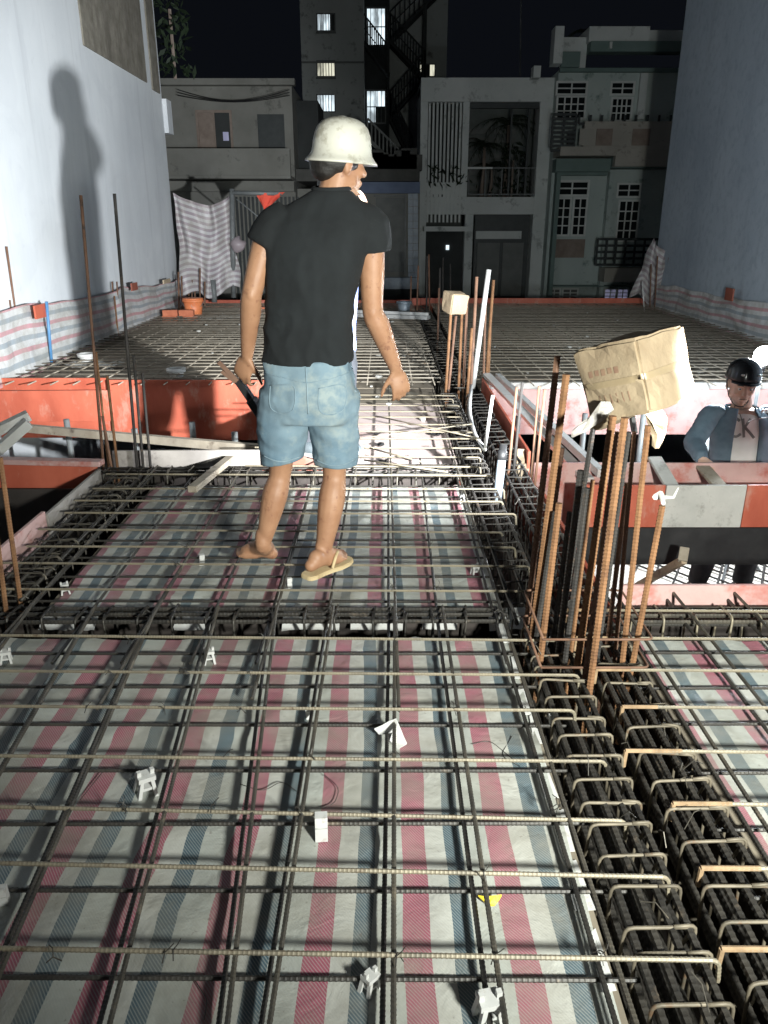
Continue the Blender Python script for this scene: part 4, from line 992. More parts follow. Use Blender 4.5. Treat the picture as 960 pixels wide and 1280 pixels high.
part(t, 'lamp', 'trim_white', PB(755, 58, 758, 66, Y, -.55, -.47))
part(t, 'pilaster', 'facade_grey', (W(797, 120, Y).x, Y - .12, zz(150), W(806, 120, Y).x, Y - .003, zz(92)))
mkwin(t, 697, 104, 732, 117, Y, 2, 2, 'trim_white', 'dark_glass', .05); mkwin(t, 697, 122, 730, 147, Y, 4, 3, 'trim_white', 'dark_glass', .05, 'balcony_door')
mkwin(t, 765, 104, 791, 117, Y, 2, 2, 'trim_white', 'dark_glass', .05); mkwin(t, 765, 124, 788, 150, Y, 4, 3, 'trim_white', 'dark_glass', .05)
# balcony of the upper storey
zb, zt_ = zz(187), zz(148)
part(t, 'balcony', 'facade_beige', (W(720, 170, Y).x, Y - .9, zb, xe, Y - .75, zz(157)), (x0, Y - .9, zz(198), xe, Y - .003, zb - .003))
for (a, c, m) in ((745, 765, 'sign_brown'), (790, 812, 'sign_brown'), (724, 742, 'facade_beige')): part(t, 'parapet_panel', m, PB(a, 161, c, 182, Y - .9, -.03, -.003))
rail(t, 690, 143, 719, 188, Y - .85, 9, 3, 'dark_metal', .03); rail(t, 724, 144, 838, 155, Y - .84, 1, 9, 'dark_metal', .03)
part(t, 'door_shade', 'recess', PB(712, 162, 720, 186, Y - .9, .2, .3)); 
part(t, 'band', 'trim_green', (x0, Y - .5, zz(216), W(757, 205, Y).x, Y - .003, zz(200) - .003), (W(757, 205, Y).x + .003, Y - .7, zz(212), xe, Y - .003, zz(198) - .004))
part(t, 'beam', 'facade_beige', (W(757, 200, Y).x, Y - .95, zz(211), xe, Y - .71, zz(190) - .01))
part(t, 'frame', 'trim_green', PB(688, 214, 693, 375, Y, -.3, -.003), PB(693.3, 214, 757, 220, Y, -.25, -.003))
mkwin(t, 696, 228, 734, 243, Y, 2, 2, 'trim_white', 'dark_glass', .06); mkwin(t, 696, 249, 711, 293, Y, 2, 4, 'trim_white', 'dark_glass', .05); mkwin(t, 717, 249, 731, 293, Y, 2, 4, 'trim_white', 'dark_glass', .05)
mkwin(t, 773, 231, 799, 245, Y, 2, 2, 'trim_white', 'dark_glass', .05); mkwin(t, 773, 252, 796, 300, Y, 3, 4, 'trim_white', 'dark_glass', .05, 'balcony_door')
part(t, 'sign', 'sign_brown', PB(691, 299, 730, 322, Y, -.06, -.003))
part(t, 'column', 'facade_green', PB(752, 216, 757.5, 372, Y, -.28, -.003)); part(t, 'lower_balcony', 'facade_beige', (W(745, 340, Y).x, Y - .9, zz(350), xe, Y - .29, zz(333)))
rail(t, 746, 299, 828, 331, Y - .88, 5, 8, 'dark_metal', .03)
part(t, 'lower_wall', 'trim_green', PB(686, 356, 880, 357.5, Y, -.32, -.004))
for (a, c) in ((686, 699), (704, 721), (756, 769), (772, 784)): mkwin(t, a, 362, c, 374, Y, 2, 3, 'trim_white', 'lit_dim' if a > 750 else 'shutter', .04)
part(t, 'shelf', 'facade_grey', PB(667, 82, 676, 97, Y, 0, .4))
palm(W(745, 25, Y).x, Y + 1.5, zz(40), .3, 'small plant on the roof of the green house', 9, .6)

# --- tall building behind
Y = 33.0
t = thing('apartment_building', (2, Y, GZ), 'tall grey apartment block with lit windows and an outside staircase', 'building')
part(t, 'wall', 'facade_tall', (W(377, 80, Y).x, Y, GZ, W(455, 80, Y).x, Y + 6, 18)); part(t, 'rear_wall', 'facade_tall', (W(486, 80, Y).x, Y + 1.6, GZ, W(562, 80, Y).x, Y + 7, 18)); part(t, 'recess_wall', 'recess', (W(455, 80, Y).x + .003, Y + 1.2, GZ, W(486, 80, Y).x - .003, Y + 7, 18))
part(t, 'corner_pier', 'recess', (W(484, 80, Y).x, Y + .3, GZ, W(487, 80, Y).x, Y + 1.19, 18)); part(t, 'edge_band', 'shutter', (W(377, 80, Y).x, Y - .04, W(400, 78, Y).z - .03, W(455, 80, Y).x, Y - .003, W(400, 78, Y).z + .03))
for (y0, y1, m) in ((18, 38, ('lit_cool', 'lit_cool', 'lit_cool', 'recess')), (77, 95, ('lit_warm', 'lit_warm', 'lit_warm')), (119, 139, ('lit_cool', 'lit_cool', 'lit_cool'))):
    mkwin(t, 397, y0, 418, y1, Y, len(m), 1, 'mid_metal', list(m), .04, bars=6)
for (y0, y1) in ((11, 56), (114, 153)):
    mkwin(t, 459, y0, 481, y1, Y + 1.19, 2, 2, 'mid_metal', ['lit_cool', 'lit_cool', 'lit_cool', 'lit_cool'] if y0 == 11 else ['lit_cool', 'recess', 'lit_cool', 'lit_cool'], .06, 'lit_door', bars=5)
mkwin(t, 525, 81, 543, 95, Y + 1.59, 3, 1, 'mid_metal', ['lit_warm', 'recess', 'lit_warm'], .04)
for k, (x0_, y0_, x1_, y1_) in enumerate(((488, 52, 560, -20), (488, 55, 530, 100), (488, 148, 530, 100), (488, 150, 515, 205), (455, 55, 486, 95))):
    a, c = W(x0_, y0_, Y + .8), W(x1_, y1_, Y + .8); b = MB(); b.plank(a, c, .9, .12)
    N = 12
    for i in range(N + 1):
        p = a.lerp(c, i / N); b.box(p.x - .02, p.y - .45, p.z, p.x + .02, p.y - .42, p.z + .9)
    b.plank(a + V((0, -.43, .9)), c + V((0, -.43, .9)), .05, .05); b.plank(a + V((0, -.43, .45)), c + V((0, -.43, .45)), .03, .03)
    b.build('stair_flight', 'recess', t)
part(t, 'stair_post', 'recess', PB(529, -60, 534, 150, Y, .4, .6)); part(t, 'sill', 'shutter', PB(395, 40, 420, 42, Y, -.08, -.003)); part(t, 'sill', 'shutter', PB(395, 97, 420, 99, Y, -.08, -.003))
# --- old low house on the left
Y = 21.5
t = thing('old_house', (-4, Y, GZ), 'dark old low house with a balcony behind the hanging tarp', 'house')
xe = W(366, 150, Y).x; x0 = W(150, 150, Y).x
def zo(py): return W(300, py, Y).z
part(t, 'wall', 'facade_old', (x0, Y, GZ, xe, Y + 5, zo(106))); part(t, 'parapet', 'facade_old', (x0, Y - .25, zo(108), xe + .1, Y - .003, zo(100)))
w = mkwin(t, 249, 141, 288, 189, Y, 2, 1, 'sign_brown', ['sign_brown', 'recess'], .06); part(t, 'curtain', 'lit_dim', PB(279, 165, 286, 176, Y, -.02, -.008))
part(t, 'door', 'dark_metal', PB(323, 143, 356, 198, Y, -.03, -.003)); part(t, 'balcony', 'facade_old', (x0, Y - 1.0, zo(222), xe, Y - .85, zo(190)), (x0, Y - 1.0, zo(226), xe, Y - .003, zo(222) - .003))
part(t, 'lower_band', 'facade_old', (x0, Y - .3, zo(240), xe, Y - .003, zo(227)))
for k in range(18):
    x = W(288 + k * 5, 300, Y).x; part(t, 'shutter_slat', 'dark_metal', (x, Y - .06, GZ, x + .05, Y - .004, zo(246)))
b = MB()
for k in range(3):
    P = [W(222 + i * 14, 112 + 9 * k * .4 + 14 * math.sin(i / 10 * math.pi) * (1 - .2 * k), Y - .5) for i in range(11)]; b.tube(P, .010, 5)
tag(b.build('cables', 'black'), 'dark sagging cables in front of the old low house', 'cable')
bush(W(216, 60, 16).x, 16.0, W(216, 95, 16).z, .40, 1.5, 'dark foliage showing past the corner of the white wall', 160)
# --- ground floor shop between
Y = 22.0
t = thing('shop_house', (0, Y, GZ), 'low shop house with a blue fascia left of the concrete house', 'house')
def zs(py): return W(470, py, Y).z
part(t, 'wall', 'facade_old', (W(367, 300, Y).x, Y, GZ, W(524, 300, Y).x, Y + 3, zs(236))); part(t, 'fascia', 'blue_sign', (W(452, 300, Y).x, Y - .25, zs(242), W(523.5, 300, Y).x, Y - .003, zs(228)))
part(t, 'roof', 'roof', (W(367, 300, Y).x, Y - .2, zs(227), W(523, 300, Y).x, Y + 3, zs(212)))
sh = part(t, 'shutter_door', 'shutter', PB(470, 247, 505, 340, Y, -.05, -.004)); part(t, 'door_frame', 'mid_metal', PB(505.3, 246, 507.5, 342, Y, -.08, -.004), PB(467, 244, 507.5, 246, Y, -.08, -.004))
for k in range(14): 
    a = 240 + k * 9.2
    for j in range(2): part(t, 'tile', 'tile', PB(510 + j * 6.4, a, 516 + j * 6.4, a + 8.6, Y, -.05 + .004 * j, -.004))
part(t, 'step', 'tile', PB(462, 346, 523, 360, Y, -.4, -.006)); part(t, 'counter', 'recess', PB(462, 361, 523, 378, Y, -.3, -.006))
for k in range(7):
    p = W(468 + k * 9, 205, Y + .5); part(t, 'roof_box', 'roof', (p.x - .25, Y + .2, zs(212) + .002, p.x + R.uniform(.1, .3), Y + .8, zs(212) + R.uniform(.15, .55)))
a, c = W(460, 175, Y + 2), W(498, 212, Y + 2); b = MB(); b.plank(a, c, .8, .1); b.plank(a + V((0, -.4, .5)), c + V((0, -.4, .5)), .05, .05)
for i in range(9): p = a.lerp(c, i / 8); b.box(p.x - .02, p.y - .42, p.z, p.x + .02, p.y - .39, p.z + .5)
b.build('roof_stair', 'shutter', t)
part(t, 'awning', 'recess', (W(360, 150, Y).x, Y + .5, zs(212) + .004, W(396, 150, Y).x, Y + 2.5, zs(122)))
# thin line up the night sky
b = MB(); b.tube([W(650, 95, 27), W(652, -40, 27)], .02, 5); tag(b.build('antenna_mast', 'mid_metal'), 'thin faint mast rising above the concrete house', 'mast')
# ------------------------------------------------------------------ the lamps themselves
t = thing('floodlight', (LAMP1.x, LAMP1.y, 0), 'black floodlight on a tripod stand on the right deck', 'lamp')
dr = (AIM1 - LAMP1).normalized(); b = MB(); c = LAMP1 - dr * .16
b.plank(c - dr * .05, c + dr * .015, .34, .26); b.build('housing', 'black', t)
b = MB(); b.plank(c + dr * .018, c + dr * .024, .30, .22); b.build('diffuser', 'trim_white', t)
b = MB(); b.tube([c - dr * .07, V((c.x, c.y, .01))], .016, 8)
for k in range(3): b.tube([V((c.x, c.y, .25)), V((c.x + .25 * math.cos(k * 2.1 + .3), c.y + .25 * math.sin(k * 2.1 + .3), .01))], .01, 6)
b.build('stand', 'mid_metal', t)
t = thing('hand_lamp', (LAMP3.x, LAMP3.y, 0), 'round work lamp on a tall thin stand beside the camera', 'lamp')
d3 = (AIM3 - LAMP3).normalized(); b = MB(); b.tube([LAMP3 - d3 * .16, LAMP3 - d3 * .12, LAMP3 - d3 * .11], [.03, .07, .09], 16); b.build('shade', 'black', t, True)
b = MB(); b.tube([LAMP3 - d3 * .14 - V((0, 0, .03)), V(((LAMP3 - d3 * .14).x, (LAMP3 - d3 * .14).y, .01))], .012, 8); b.build('stand', 'mid_metal', t)
t = thing('work_lamp', (LAMP2.x, LAMP2.y, -1.06), 'glaring bright work lamp behind the worker in the blue jacket', 'lamp')
b = MB(); b.ell(LAMP2, (.065, .065, .065), 18, 12); o = b.build('bulb', 'bulb', t, True); o.visible_shadow = True
b = MB(); b.tube([LAMP2 + V((0, 0, -.06)), LAMP2 + V((0, 0, -.11))], .022, 10); b.build('socket', 'black', t, True)
b = MB(); b.tube([LAMP2 + V((0, 0, -.11)), V((LAMP2.x, LAMP2.y, -1.06))], .014, 8)
for k in range(3): b.tube([V((LAMP2.x, LAMP2.y, -.8)), V((LAMP2.x + .25 * math.cos(k * 2.1), LAMP2.y + .25 * math.sin(k * 2.1), -1.06))], .01, 6)
b.build('stand', 'mid_metal', t)
# ------------------------------------------------------------------ people
def cat(pts, n):
    """smooth curve through points (each a tuple of any length)"""
    P = [Vector(p) for p in pts]; out = []
    for i in range(len(P) - 1):
        p0 = P[max(i - 1, 0)]; p1 = P[i]; p2 = P[i + 1]; p3 = P[min(i + 2, len(P) - 1)]
        for k in range(n):
            t = k / n; out.append(.5 * ((2 * p1) + (p2 - p0) * t + (2 * p0 - 5 * p1 + 4 * p2 - p3) * t * t + (3 * p1 - p0 - 3 * p2 + p3) * t ** 3))
    out.append(P[-1]); return out
def limb(b, pts, rs, n=14, sub=6, round_=True):
    c = cat([(*p, r) for p, r in zip(pts, rs)], sub)
    P = [V((x[0], x[1], x[2])) for x in c]; Q = [max(x[3], .002) for x in c]
    b.tube(P, Q, n)
    if round_: b.ell(P[0], (Q[0] * .98,) * 3, n, 8); b.ell(P[-1], (Q[-1] * .98,) * 3, n, 8)
def ringbody(b, rings, n=26, sub=5):
    """rings: (centre, lateral vec, depth vec, half width, half depth); soft box sections"""
    dat = cat([(*c, *l, *d, w, h) for c, l, d, w, h in rings], sub); R_ = []
    for x in dat:
        c = V(x[0:3]); l = V(x[3:6]).normalized(); d = V(x[6:9]).normalized(); w, h = x[9], x[10]; ring = []
        for k in range(n):
            a = 2 * math.pi * k / n; ca, sa = math.cos(a), math.sin(a); e = .82
            ring.append(c + l * w * math.copysign(abs(ca) ** e, ca) + d * h * math.copysign(abs(sa) ** e, sa))
        R_.append(ring)
    b.loft(R_)
def remesh(b, vox, name, m, parent, smooth=5, fn=None, dec=None):
    me = b.mesh('tmp'); ob = bpy.data.objects.new('tmp', me); COL.objects.link(ob)
    md = ob.modifiers.new('r', 'REMESH'); md.mode = 'VOXEL'; md.voxel_size = vox; md.use_smooth_shade = True
    sm = ob.modifiers.new('s', 'SMOOTH'); sm.factor = .5; sm.iterations = smooth
    dg = bpy.context.evaluated_depsgraph_get(); out = bpy.data.meshes.new_from_object(ob.evaluated_get(dg))
    bpy.data.objects.remove(ob); bpy.data.meshes.remove(me)
    out.name = name; out.materials.clear(); out.materials.append(M[m])
    if fn:
        nr = [v.normal.copy() for v in out.vertices]
        for v, nn in zip(out.vertices, nr): v.co = fn(v.co, nn)
    out.polygons.foreach_set('use_smooth', [True] * len(out.polygons)); out.update()
    return place(name, out, parent)
def folds(seed, amp, sc=(9, 9, 5), fine=.3):
    def f(co, n):
        q = V((co.x * sc[0] + seed, co.y * sc[1], co.z * sc[2] + seed * .3)); a = noise.noise(q) ; w = 1 - abs(noise.noise(q * 1.35 + V((4, 4, 1)))) * 2.2
        n = V((n.x, n.y, 0)); return co + n * amp * (a * .9 + max(0, w) * .55 + fine * noise.noise(q * 3.3))
    return f
def hand(b, wrist, dr, palm, thumb, L_=.175, curl=.5, spread=.05, fr=None):
    """wrist point, direction of the fingers, palm normal, thumb side; five separate fingers"""
    dr = V(dr).normalized(); palm = V(palm); palm = (palm - dr * palm.dot(dr)).normalized(); th = dr.cross(palm)
    if th.dot(V(thumb)) < 0: th = -th
    pl = L_ * .52; w = V(wrist)
    rot = Matrix((th, palm, dr)).transposed()
    b.ell(w + dr * pl * .55, (L_ * .235, L_ * .085, pl * .58), 14, 9, rot)
    b.ell(w + dr * pl * .12, (L_ * .15, L_ * .105, pl * .30), 12, 7, rot)
    lens = (.40, .45, .42, .33)
    for i in range(4):
        off = (.5 - i / 3) * L_ * .36; base = w + dr * pl * (.88 - .05 * abs(i - 1.3)) + th * off; d = (dr + th * spread * (1.5 - i)).normalized(); P = [base - d * .02]; Rr = [L_ * .055]
        ln = lens[i] * L_; ang = curl * (.75 + .12 * i)
        p = base; P.append(p); Rr.append(L_ * .052)
        for s, k in ((.45, .6), (.31, 1.25), (.24, 1.0)):
            a = ang * k; ax = d.cross(palm).normalized(); d = (Matrix.Rotation(a, 3, ax) @ d).normalized(); p = p + d * ln * s; P.append(p); Rr.append(L_ * (.050 if s > .4 else .046 if s > .3 else .038))
        limb(b, P, Rr, 9, 3)
    base = w + dr * pl * .28 + th * L_ * .17; d = (dr * .75 + th * .75 + palm * .35).normalized(); P = [base - d * .02, base]; Rr = [L_ * .07, L_ * .068]; p = base
    for s, k in ((.20, .0), (.17, .35), (.13, .35)):
        d = (d + dr * k + palm * k * .5).normalized(); p = p + d * L_ * s; P.append(p); Rr.append(L_ * (.060 if s > .18 else .053 if s > .15 else .042))
    limb(b, P, Rr, 9, 3)
def head(b, c, f, u, s=1.0):
    """skull, jaw, brow, nose, lips, ears; c = centre of the skull, f = facing, u = up"""
    f = V(f).normalized(); u = V(u); u = (u - f * u.dot(f)).normalized(); r = f.cross(u); rot = Matrix((r, f, u)).transposed(); c = V(c)
    P = lambda x, y, z: c + (r * x + f * y + u * z) * s
    E = lambda x, y, z, a, d, e: b.ell(P(x, y, z), (a * s, d * s, e * s), 16, 11, rot)
    E(0, -.012, .025, .074, .094, .092); E(0, .022, -.02, .064, .066, .085); E(0, .032, -.075, .046, .052, .042); E(0, .070, -.094, .022, .022, .018)
    for sg in (-1, 1):
        E(sg * .034, .074, .012, .026, .014, .009); E(sg * .040, .062, -.030, .020, .022, .020); E(sg * .077, -.006, -.018, .008, .018, .030); E(sg * .050, .015, -.065, .016, .040, .028)
    b.tube([P(0, .082, .008), P(0, .096, -.015), P(0, .108, -.033)], [.007 * s, .009 * s, .012 * s], 9); E(0, .100, -.034, .016, .012, .010); E(0, .086, -.060, .023, .012, .006); E(0, .085, -.069, .020, .012, .007)
    return P, rot
def shoe_foot(b, heel, toe, h=.075, w=.046):
    heel, toe = V(heel), V(toe); d = (toe - heel); Ln = d.length; d.normalize()
    limb(b, [heel + V((0, 0, h * .5)), heel + d * Ln * .35 + V((0, 0, h * .48)), heel + d * Ln * .68 + V((0, 0, h * .36)), toe + V((0, 0, h * .26))], [h * .52, h * .52, w * .86, w * .55], 14, 5)
def bare_foot(b, heel, toe, ankle, side, w=.038):
    heel, toe, ankle = V(heel), V(toe), V(ankle); d = (toe - heel); Ln = d.length; d.normalize(); sd = d.cross(V((0, 0, 1))).normalized() * side
    limb(b, [heel + d * .012 + V((0, 0, .027)), heel + d * Ln * .25 + V((0, 0, .038)), heel + d * Ln * .5 + V((0, 0, .036)), heel + d * Ln * .72 + V((0, 0, .024))], [.026, .032, .035, .027], 14, 5)
    limb(b, [heel + d * Ln * .45 + sd * .012 + V((0, 0, .028)), heel + d * Ln * .72 + sd * .018 + V((0, 0, .022))], [.028, .024], 12, 4); limb(b, [heel + d * Ln * .45 - sd * .012 + V((0, 0, .024)), heel + d * Ln * .68 - sd * .024 + V((0, 0, .018))], [.024, .019], 12, 4)
    limb(b, [ankle + V((0, 0, .05)), ankle, heel + d * Ln * .20 + V((0, 0, .05))], [.030, .033, .034], 12, 4); limb(b, [ankle, heel + d * Ln * .50 + V((0, 0, .040))], [.030, .030], 12, 4)
    for i, (o, l, r) in enumerate(((.026, 1.0, .0125), (.010, .98, .010), (-.004, .94, .0095), (-.017, .88, .009), (-.029, .81, .0085))):
        limb(b, [heel + d * Ln * .66 + sd * o + V((0, 0, .018)), heel + d * Ln * (l - .12) + sd * o * 1.1 + V((0, 0, .017)), heel + d * Ln * l + sd * o * 1.12 + V((0, 0, .011))], [r * 1.1, r, r * .9], 9, 3)
def eye(P, f, x, parent, s=1):
    b = MB(); b.ell(P(x, .076, -.004), (.0105 * s,) * 3, 10, 7); b.build('eye', 'spacer', parent, True)
    b = MB(); b.ell(P(x, .0835, -.004), (.0052 * s, .0052 * s, .0052 * s), 8, 6); b.build('pupil', 'black', parent, True)

# ---- the walking man in the white helmet, seen from behind
YM = 2.84
man = thing('person', (W(388, 700, YM).x, YM, .09), 'man walking away in white helmet, black t-shirt and faded denim shorts', 'person')
q = lambda x, y, dy=0.0: W(x, y, YM + dy)
lat = V((.985, -.17, 0)).normalized(); dep = V((.17, .985, 0)).normalized(); up = V((0, 0, 1))
fdir = V((.84, .52, -.14))
HC = q(425, 200, .02)
b = MB(); P_, rot_ = head(b, HC, fdir, V((.03, -.05, 1)), .96)
limb(b, [q(413, 262, .02), q(419, 236, .01), q(425, 212, .01)], [.070, .056, .058])
ringbody(b, [(q(386, 452), lat, dep, .135, .090), (q(389, 400), lat, dep, .125, .085), (q(394, 340), lat, dep, .145, .10), (q(401, 285), lat, dep, .165, .095), (q(410, 255), lat, dep, .10, .065), (q(416, 240), lat, dep, .06, .055)])
ringbody(b, [(q(386, 460), lat, dep, .135, .09), (q(387, 485), lat, dep, .15, .105), (q(388, 512), lat, dep, .125, .095)])
# left arm (holding the tool), right arm swinging
ShL, ElL, WrL = q(337, 280, .0), q(315, 366, -.02), q(309, 444, .08)
ShR, ElR, WrR = q(464, 282, .0), q(466, 388, .03), q(495, 461, .10)
limb(b, [ShL, ShL.lerp(ElL, .45), ElL, ElL.lerp(WrL, .3), WrL], [.042, .044, .037, .039, .024])
limb(b, [ShR, ShR.lerp(ElR, .45), ElR, ElR.lerp(WrR, .3), WrR], [.042, .046, .039, .042, .026])
hand(b, WrL, q(297, 488, .11) - WrL, V((.45, .85, .1)), V((.8, -.5, .0)), .175, .75)
hand(b, WrR, q(505, 500, .10) - WrR, V((-.35, .92, 0)), V((-.8, -.4, 0)), .17, .62)
# legs
HpL, KnL, AnL = q(356, 500), q(350, 592, .05), q(329, 682, .02)
HpR, KnR, AnR = q(414, 500), q(418, 592, .04), q(403, 697, -.02)
limb(b, [HpL, HpL.lerp(KnL, .5), KnL, KnL.lerp(AnL, .32) + V((0, -.012, 0)), AnL], [.080, .062, .044, .051, .027])
limb(b, [HpR, HpR.lerp(KnR, .5), KnR, KnR.lerp(AnR, .32) + V((.004, -.012, 0)), AnR], [.082, .064, .046, .053, .028])
hl, tl = G(337, 702, .095), G(298, 706, .095); bare_foot(b, hl + V((.02, .02, 0)), tl + V((-.03, .10, 0)), AnL, 1)
hr, tr = G(386, 716, .115), G(434, 705, .115); hr = V((hr.x, hr.y, .115)); tr = hr + V((.145, .165, 0)); bare_foot(b, hr, tr, AnR, -1)
for A in (AnL, AnR):
    for sg in (-1, 1): b.ell(A + V((sg * .024, .004, -.012)), (.013, .015, .016), 10, 7)
for E_ in (ElL, ElR): b.ell(E_ + V((0, -.022, -.004)), (.020, .020, .026), 10, 7)
body = remesh(b, .0055, 'body', 'skin', man, 5)
# hair under the helmet
b = MB(); b.ell(P_(0, -.022, -.010), (.079, .090, .055), 18, 10, rot_); b.ell(P_(0, -.055, -.035), (.060, .050, .045), 16, 9, rot_)
remesh(b, .006, 'hair', 'hair', man, 3, folds(3, .002, (60, 60, 20)))
# helmet: tall dome, ridge and flaring brim
hu = V((.07, -.03, 1)).normalized(); hf = fdir - hu * fdir.dot(hu); hf.normalize(); hr_ = hf.cross(hu); HM = Matrix((hr_ * .885, hf * .90, hu * .97)).transposed()
hc = q(427, 197, .01)
t_prof = [(.117, -.014), (.125, -.019), (.123, -.012), (.114, -.003), (.105, .010), (.101, .028), (.099, .048), (.095, .072), (.086, .094), (.071, .111), (.049, .122), (.024, .127), (.002, .128)]
b = MB(); inner = [(.002, .122), (.044, .116), (.076, .092), (.090, .055), (.094, .02), (.108, -.006), (.117, -.014)]
b.lathe(inner[:-1] + t_prof, hc, 40, 1, 1.13, HM)
b.v = [tuple(V(p)) for p in b.v]
hel = b.build('helmet', 'helmet', man, True)
b = MB(); pts = []
for k in range(15):
    a = math.pi * (.12 + .76 * k / 14); pts.append(hc + HM @ V((0, math.cos(a) * .104 * 1.05, math.sin(a) * .1235 + .001)))
b.tube(pts, [.003] + [.006] * 13 + [.003], 10); b.build('helmet_ridge', 'helmet', hel, True)
# t-shirt
b = MB()
ringbody(b, [(q(385, 453), lat, dep, .163, .118), (q(385, 425), lat, dep, .160, .116), (q(387, 380), lat, dep, .158, .112), (q(392, 330), lat, dep, .176, .118), (q(399, 290), lat, dep, .194, .110), (q(404, 267), lat, dep, .172, .088), (q(411, 246), lat, dep, .095, .070), (q(414, 238), lat, dep, .068, .060)])
e1 = ShL + V((.02, 0, .03)); limb(b, [q(362, 271), q(343, 285), ShL.lerp(ElL, .33) + V((-.0, 0, 0))], [.061, .069, .067], 16, 5, False)
limb(b, [q(444, 272), q(462, 285), ShR.lerp(ElR, .29)], [.061, .071, .069], 16, 5, False)
def shirt_fold(co, n):
    k = max(0, min(1, (1.25 - co.z) / .3)); a = noise.noise(V((co.x * 12, co.y * 10, co.z * 5))); w = max(0, 1 - abs(noise.noise(V((co.x * 10 + co.z * 5, co.y * 8, co.z * 7 - co.x * 6)))) * 3.0)
    n = V((n.x, n.y, 0)); return co + n * (.006 * a + .010 * w * (.25 + .75 * k) + .002 * noise.noise(co * 40))
remesh(b, .008, 't_shirt', 'shirt_black', man, 5, shirt_fold)
b = MB(); b.lathe([(.064, 0), (.070, .004), (.070, .012), (.064, .016)], q(414.5, 239), 24, 1.0, .88, Matrix((lat, dep, up)).transposed() @ Matrix.Rotation(.12, 3, 'X'), False); b.build('collar', 'shirt_black', man, True)
# shorts
b = MB()
ringbody(b, [(q(385, 445), lat, dep, .158, .112), (q(386, 470), lat, dep, .166, .122), (q(387, 500), lat, dep, .171, .122), (q(388, 525), lat, dep, .155, .105)])
limb(b, [q(357, 490), q(354, 530, .02), q(353, 568, .03), q(354, 577, .03)], [.098, .092, .083, .081], 18, 5, False)
limb(b, [q(415, 490), q(418, 535, .02), q(419, 572, .03), q(419, 581, .03)], [.100, .093, .084, .083], 18, 5, False)
sho = remesh(b, .007, 'shorts', 'denim', man, 4, folds(8, .011, (7, 7, 9), .35))
bvS = BVHTree.FromPolygons([v.co for v in sho.data.vertices], [tuple(p.vertices) for p in sho.data.polygons])
def onto(bv, pts, off, dirv=V((0, -1, 0))):
    out = []
    for p in pts:
        h = bv.ray_cast(p + dirv * .4, -dirv); out.append((h[0] if h[0] else p) + dirv * off)
    return out
def seam(pts, r, name, m, parent, bv):
    c = cat([tuple(p) for p in pts], 8); b = MB(); b.tube(onto(bv, [V(x[:3]) for x in c], r * .3), r, 6); return b.build(name, m, parent, True)
seam([q(332, 462), q(360, 466), q(388, 470), q(416, 466), q(441, 460)], .0022, 'yoke_seam', 'denim_seam', sho, bvS); seam([q(386, 452), q(388, 480), q(389, 508)], .0025, 'back_seam', 'denim_seam', sho, bvS)
for x0 in (341, 402): seam([q(x0, 477), q(x0 + 30, 475), q(x0 + 30, 502), q(x0 + 15, 509), q(x0 + 1, 503), q(x0, 477)], .0020, 'back_pocket', 'denim_seam', sho, bvS)
for pts in (((331, 567), (352, 572), (376, 570)), ((396, 573), (420, 577), (443, 573))): seam([q(*p) for p in pts], .0030, 'hem', 'denim_seam', sho, bvS)
# sandal on the right foot
sd_t = thing('sandal', (hr.x, hr.y, .09), 'straw coloured flip-flop on the right foot of the walking man', 'sandal')
dS = (tr - hr).normalized(); sS = dS.cross(up).normalized(); Ls = (tr - hr).length
b = MB(); out = []
for f, w in ((-.10, .018), (-.06, .032), (.05, .038), (.25, .037), (.45, .040), (.65, .049), (.85, .047), (1.0, .034), (1.06, .016)): out.append((f, w))
top = [hr + dS * Ls * f + sS * w for f, w in out] + [hr + dS * Ls * f - sS * w for f, w in reversed(out)]
n = len(top); b.v = [tuple(V((p.x, p.y, .092))) for p in top] + [tuple(V((p.x, p.y, .110))) for p in top]
b.f = [tuple(range(n)), tuple(reversed(range(n, 2 * n)))] + [(i, n + i, n + (i + 1) % n, (i + 1) % n) for i in range(n)]
so = b.build('sole', 'sandal', sd_t); bevel(so, .003, 2)
for sg in (-1, 1):
    b = MB(); b.tube([V(x[:3]) for x in cat([hr + dS * Ls * .74 + V((0, 0, .012)), hr + dS * Ls * .66 + sS * sg * .018 + V((0, 0, .048)), hr + dS * Ls * .50 + sS * sg * .040 + V((0, 0, .040)), hr + dS * Ls * .40 + sS * sg * .043 + V((0, 0, .002))], 6)], .0065, 8); b.build('strap', 'sandal', sd_t, True)
# dark hand tool in the left hand
tool = thing('hand_tool', q(303, 480, .1), 'dark plier-like hand tool held in the left hand of the walking man', 'tool')
a, c_ = q(273, 452, .13), q(301, 480, .145); e_ = q(329, 521, .13)
b = MB(); b.plank(a, c_, .020, .016); b.plank(q(277, 464, .135), q(303, 484, .145), .016, .014); b.build('jaws', 'bar_dull', tool)
b = MB(); b.plank(c_ - (e_ - c_) * .1, c_.lerp(e_, .5), .030, .026); b.build('joint', 'black', tool)
b = MB(); b.plank(c_.lerp(e_, .45), e_, .055, .032); b.plank(e_ + V((-.01, 0, .012)), e_ + V((.03, 0, -.03)), .045, .03); o = b.build('grip', 'black', tool); bevel(o, .004)

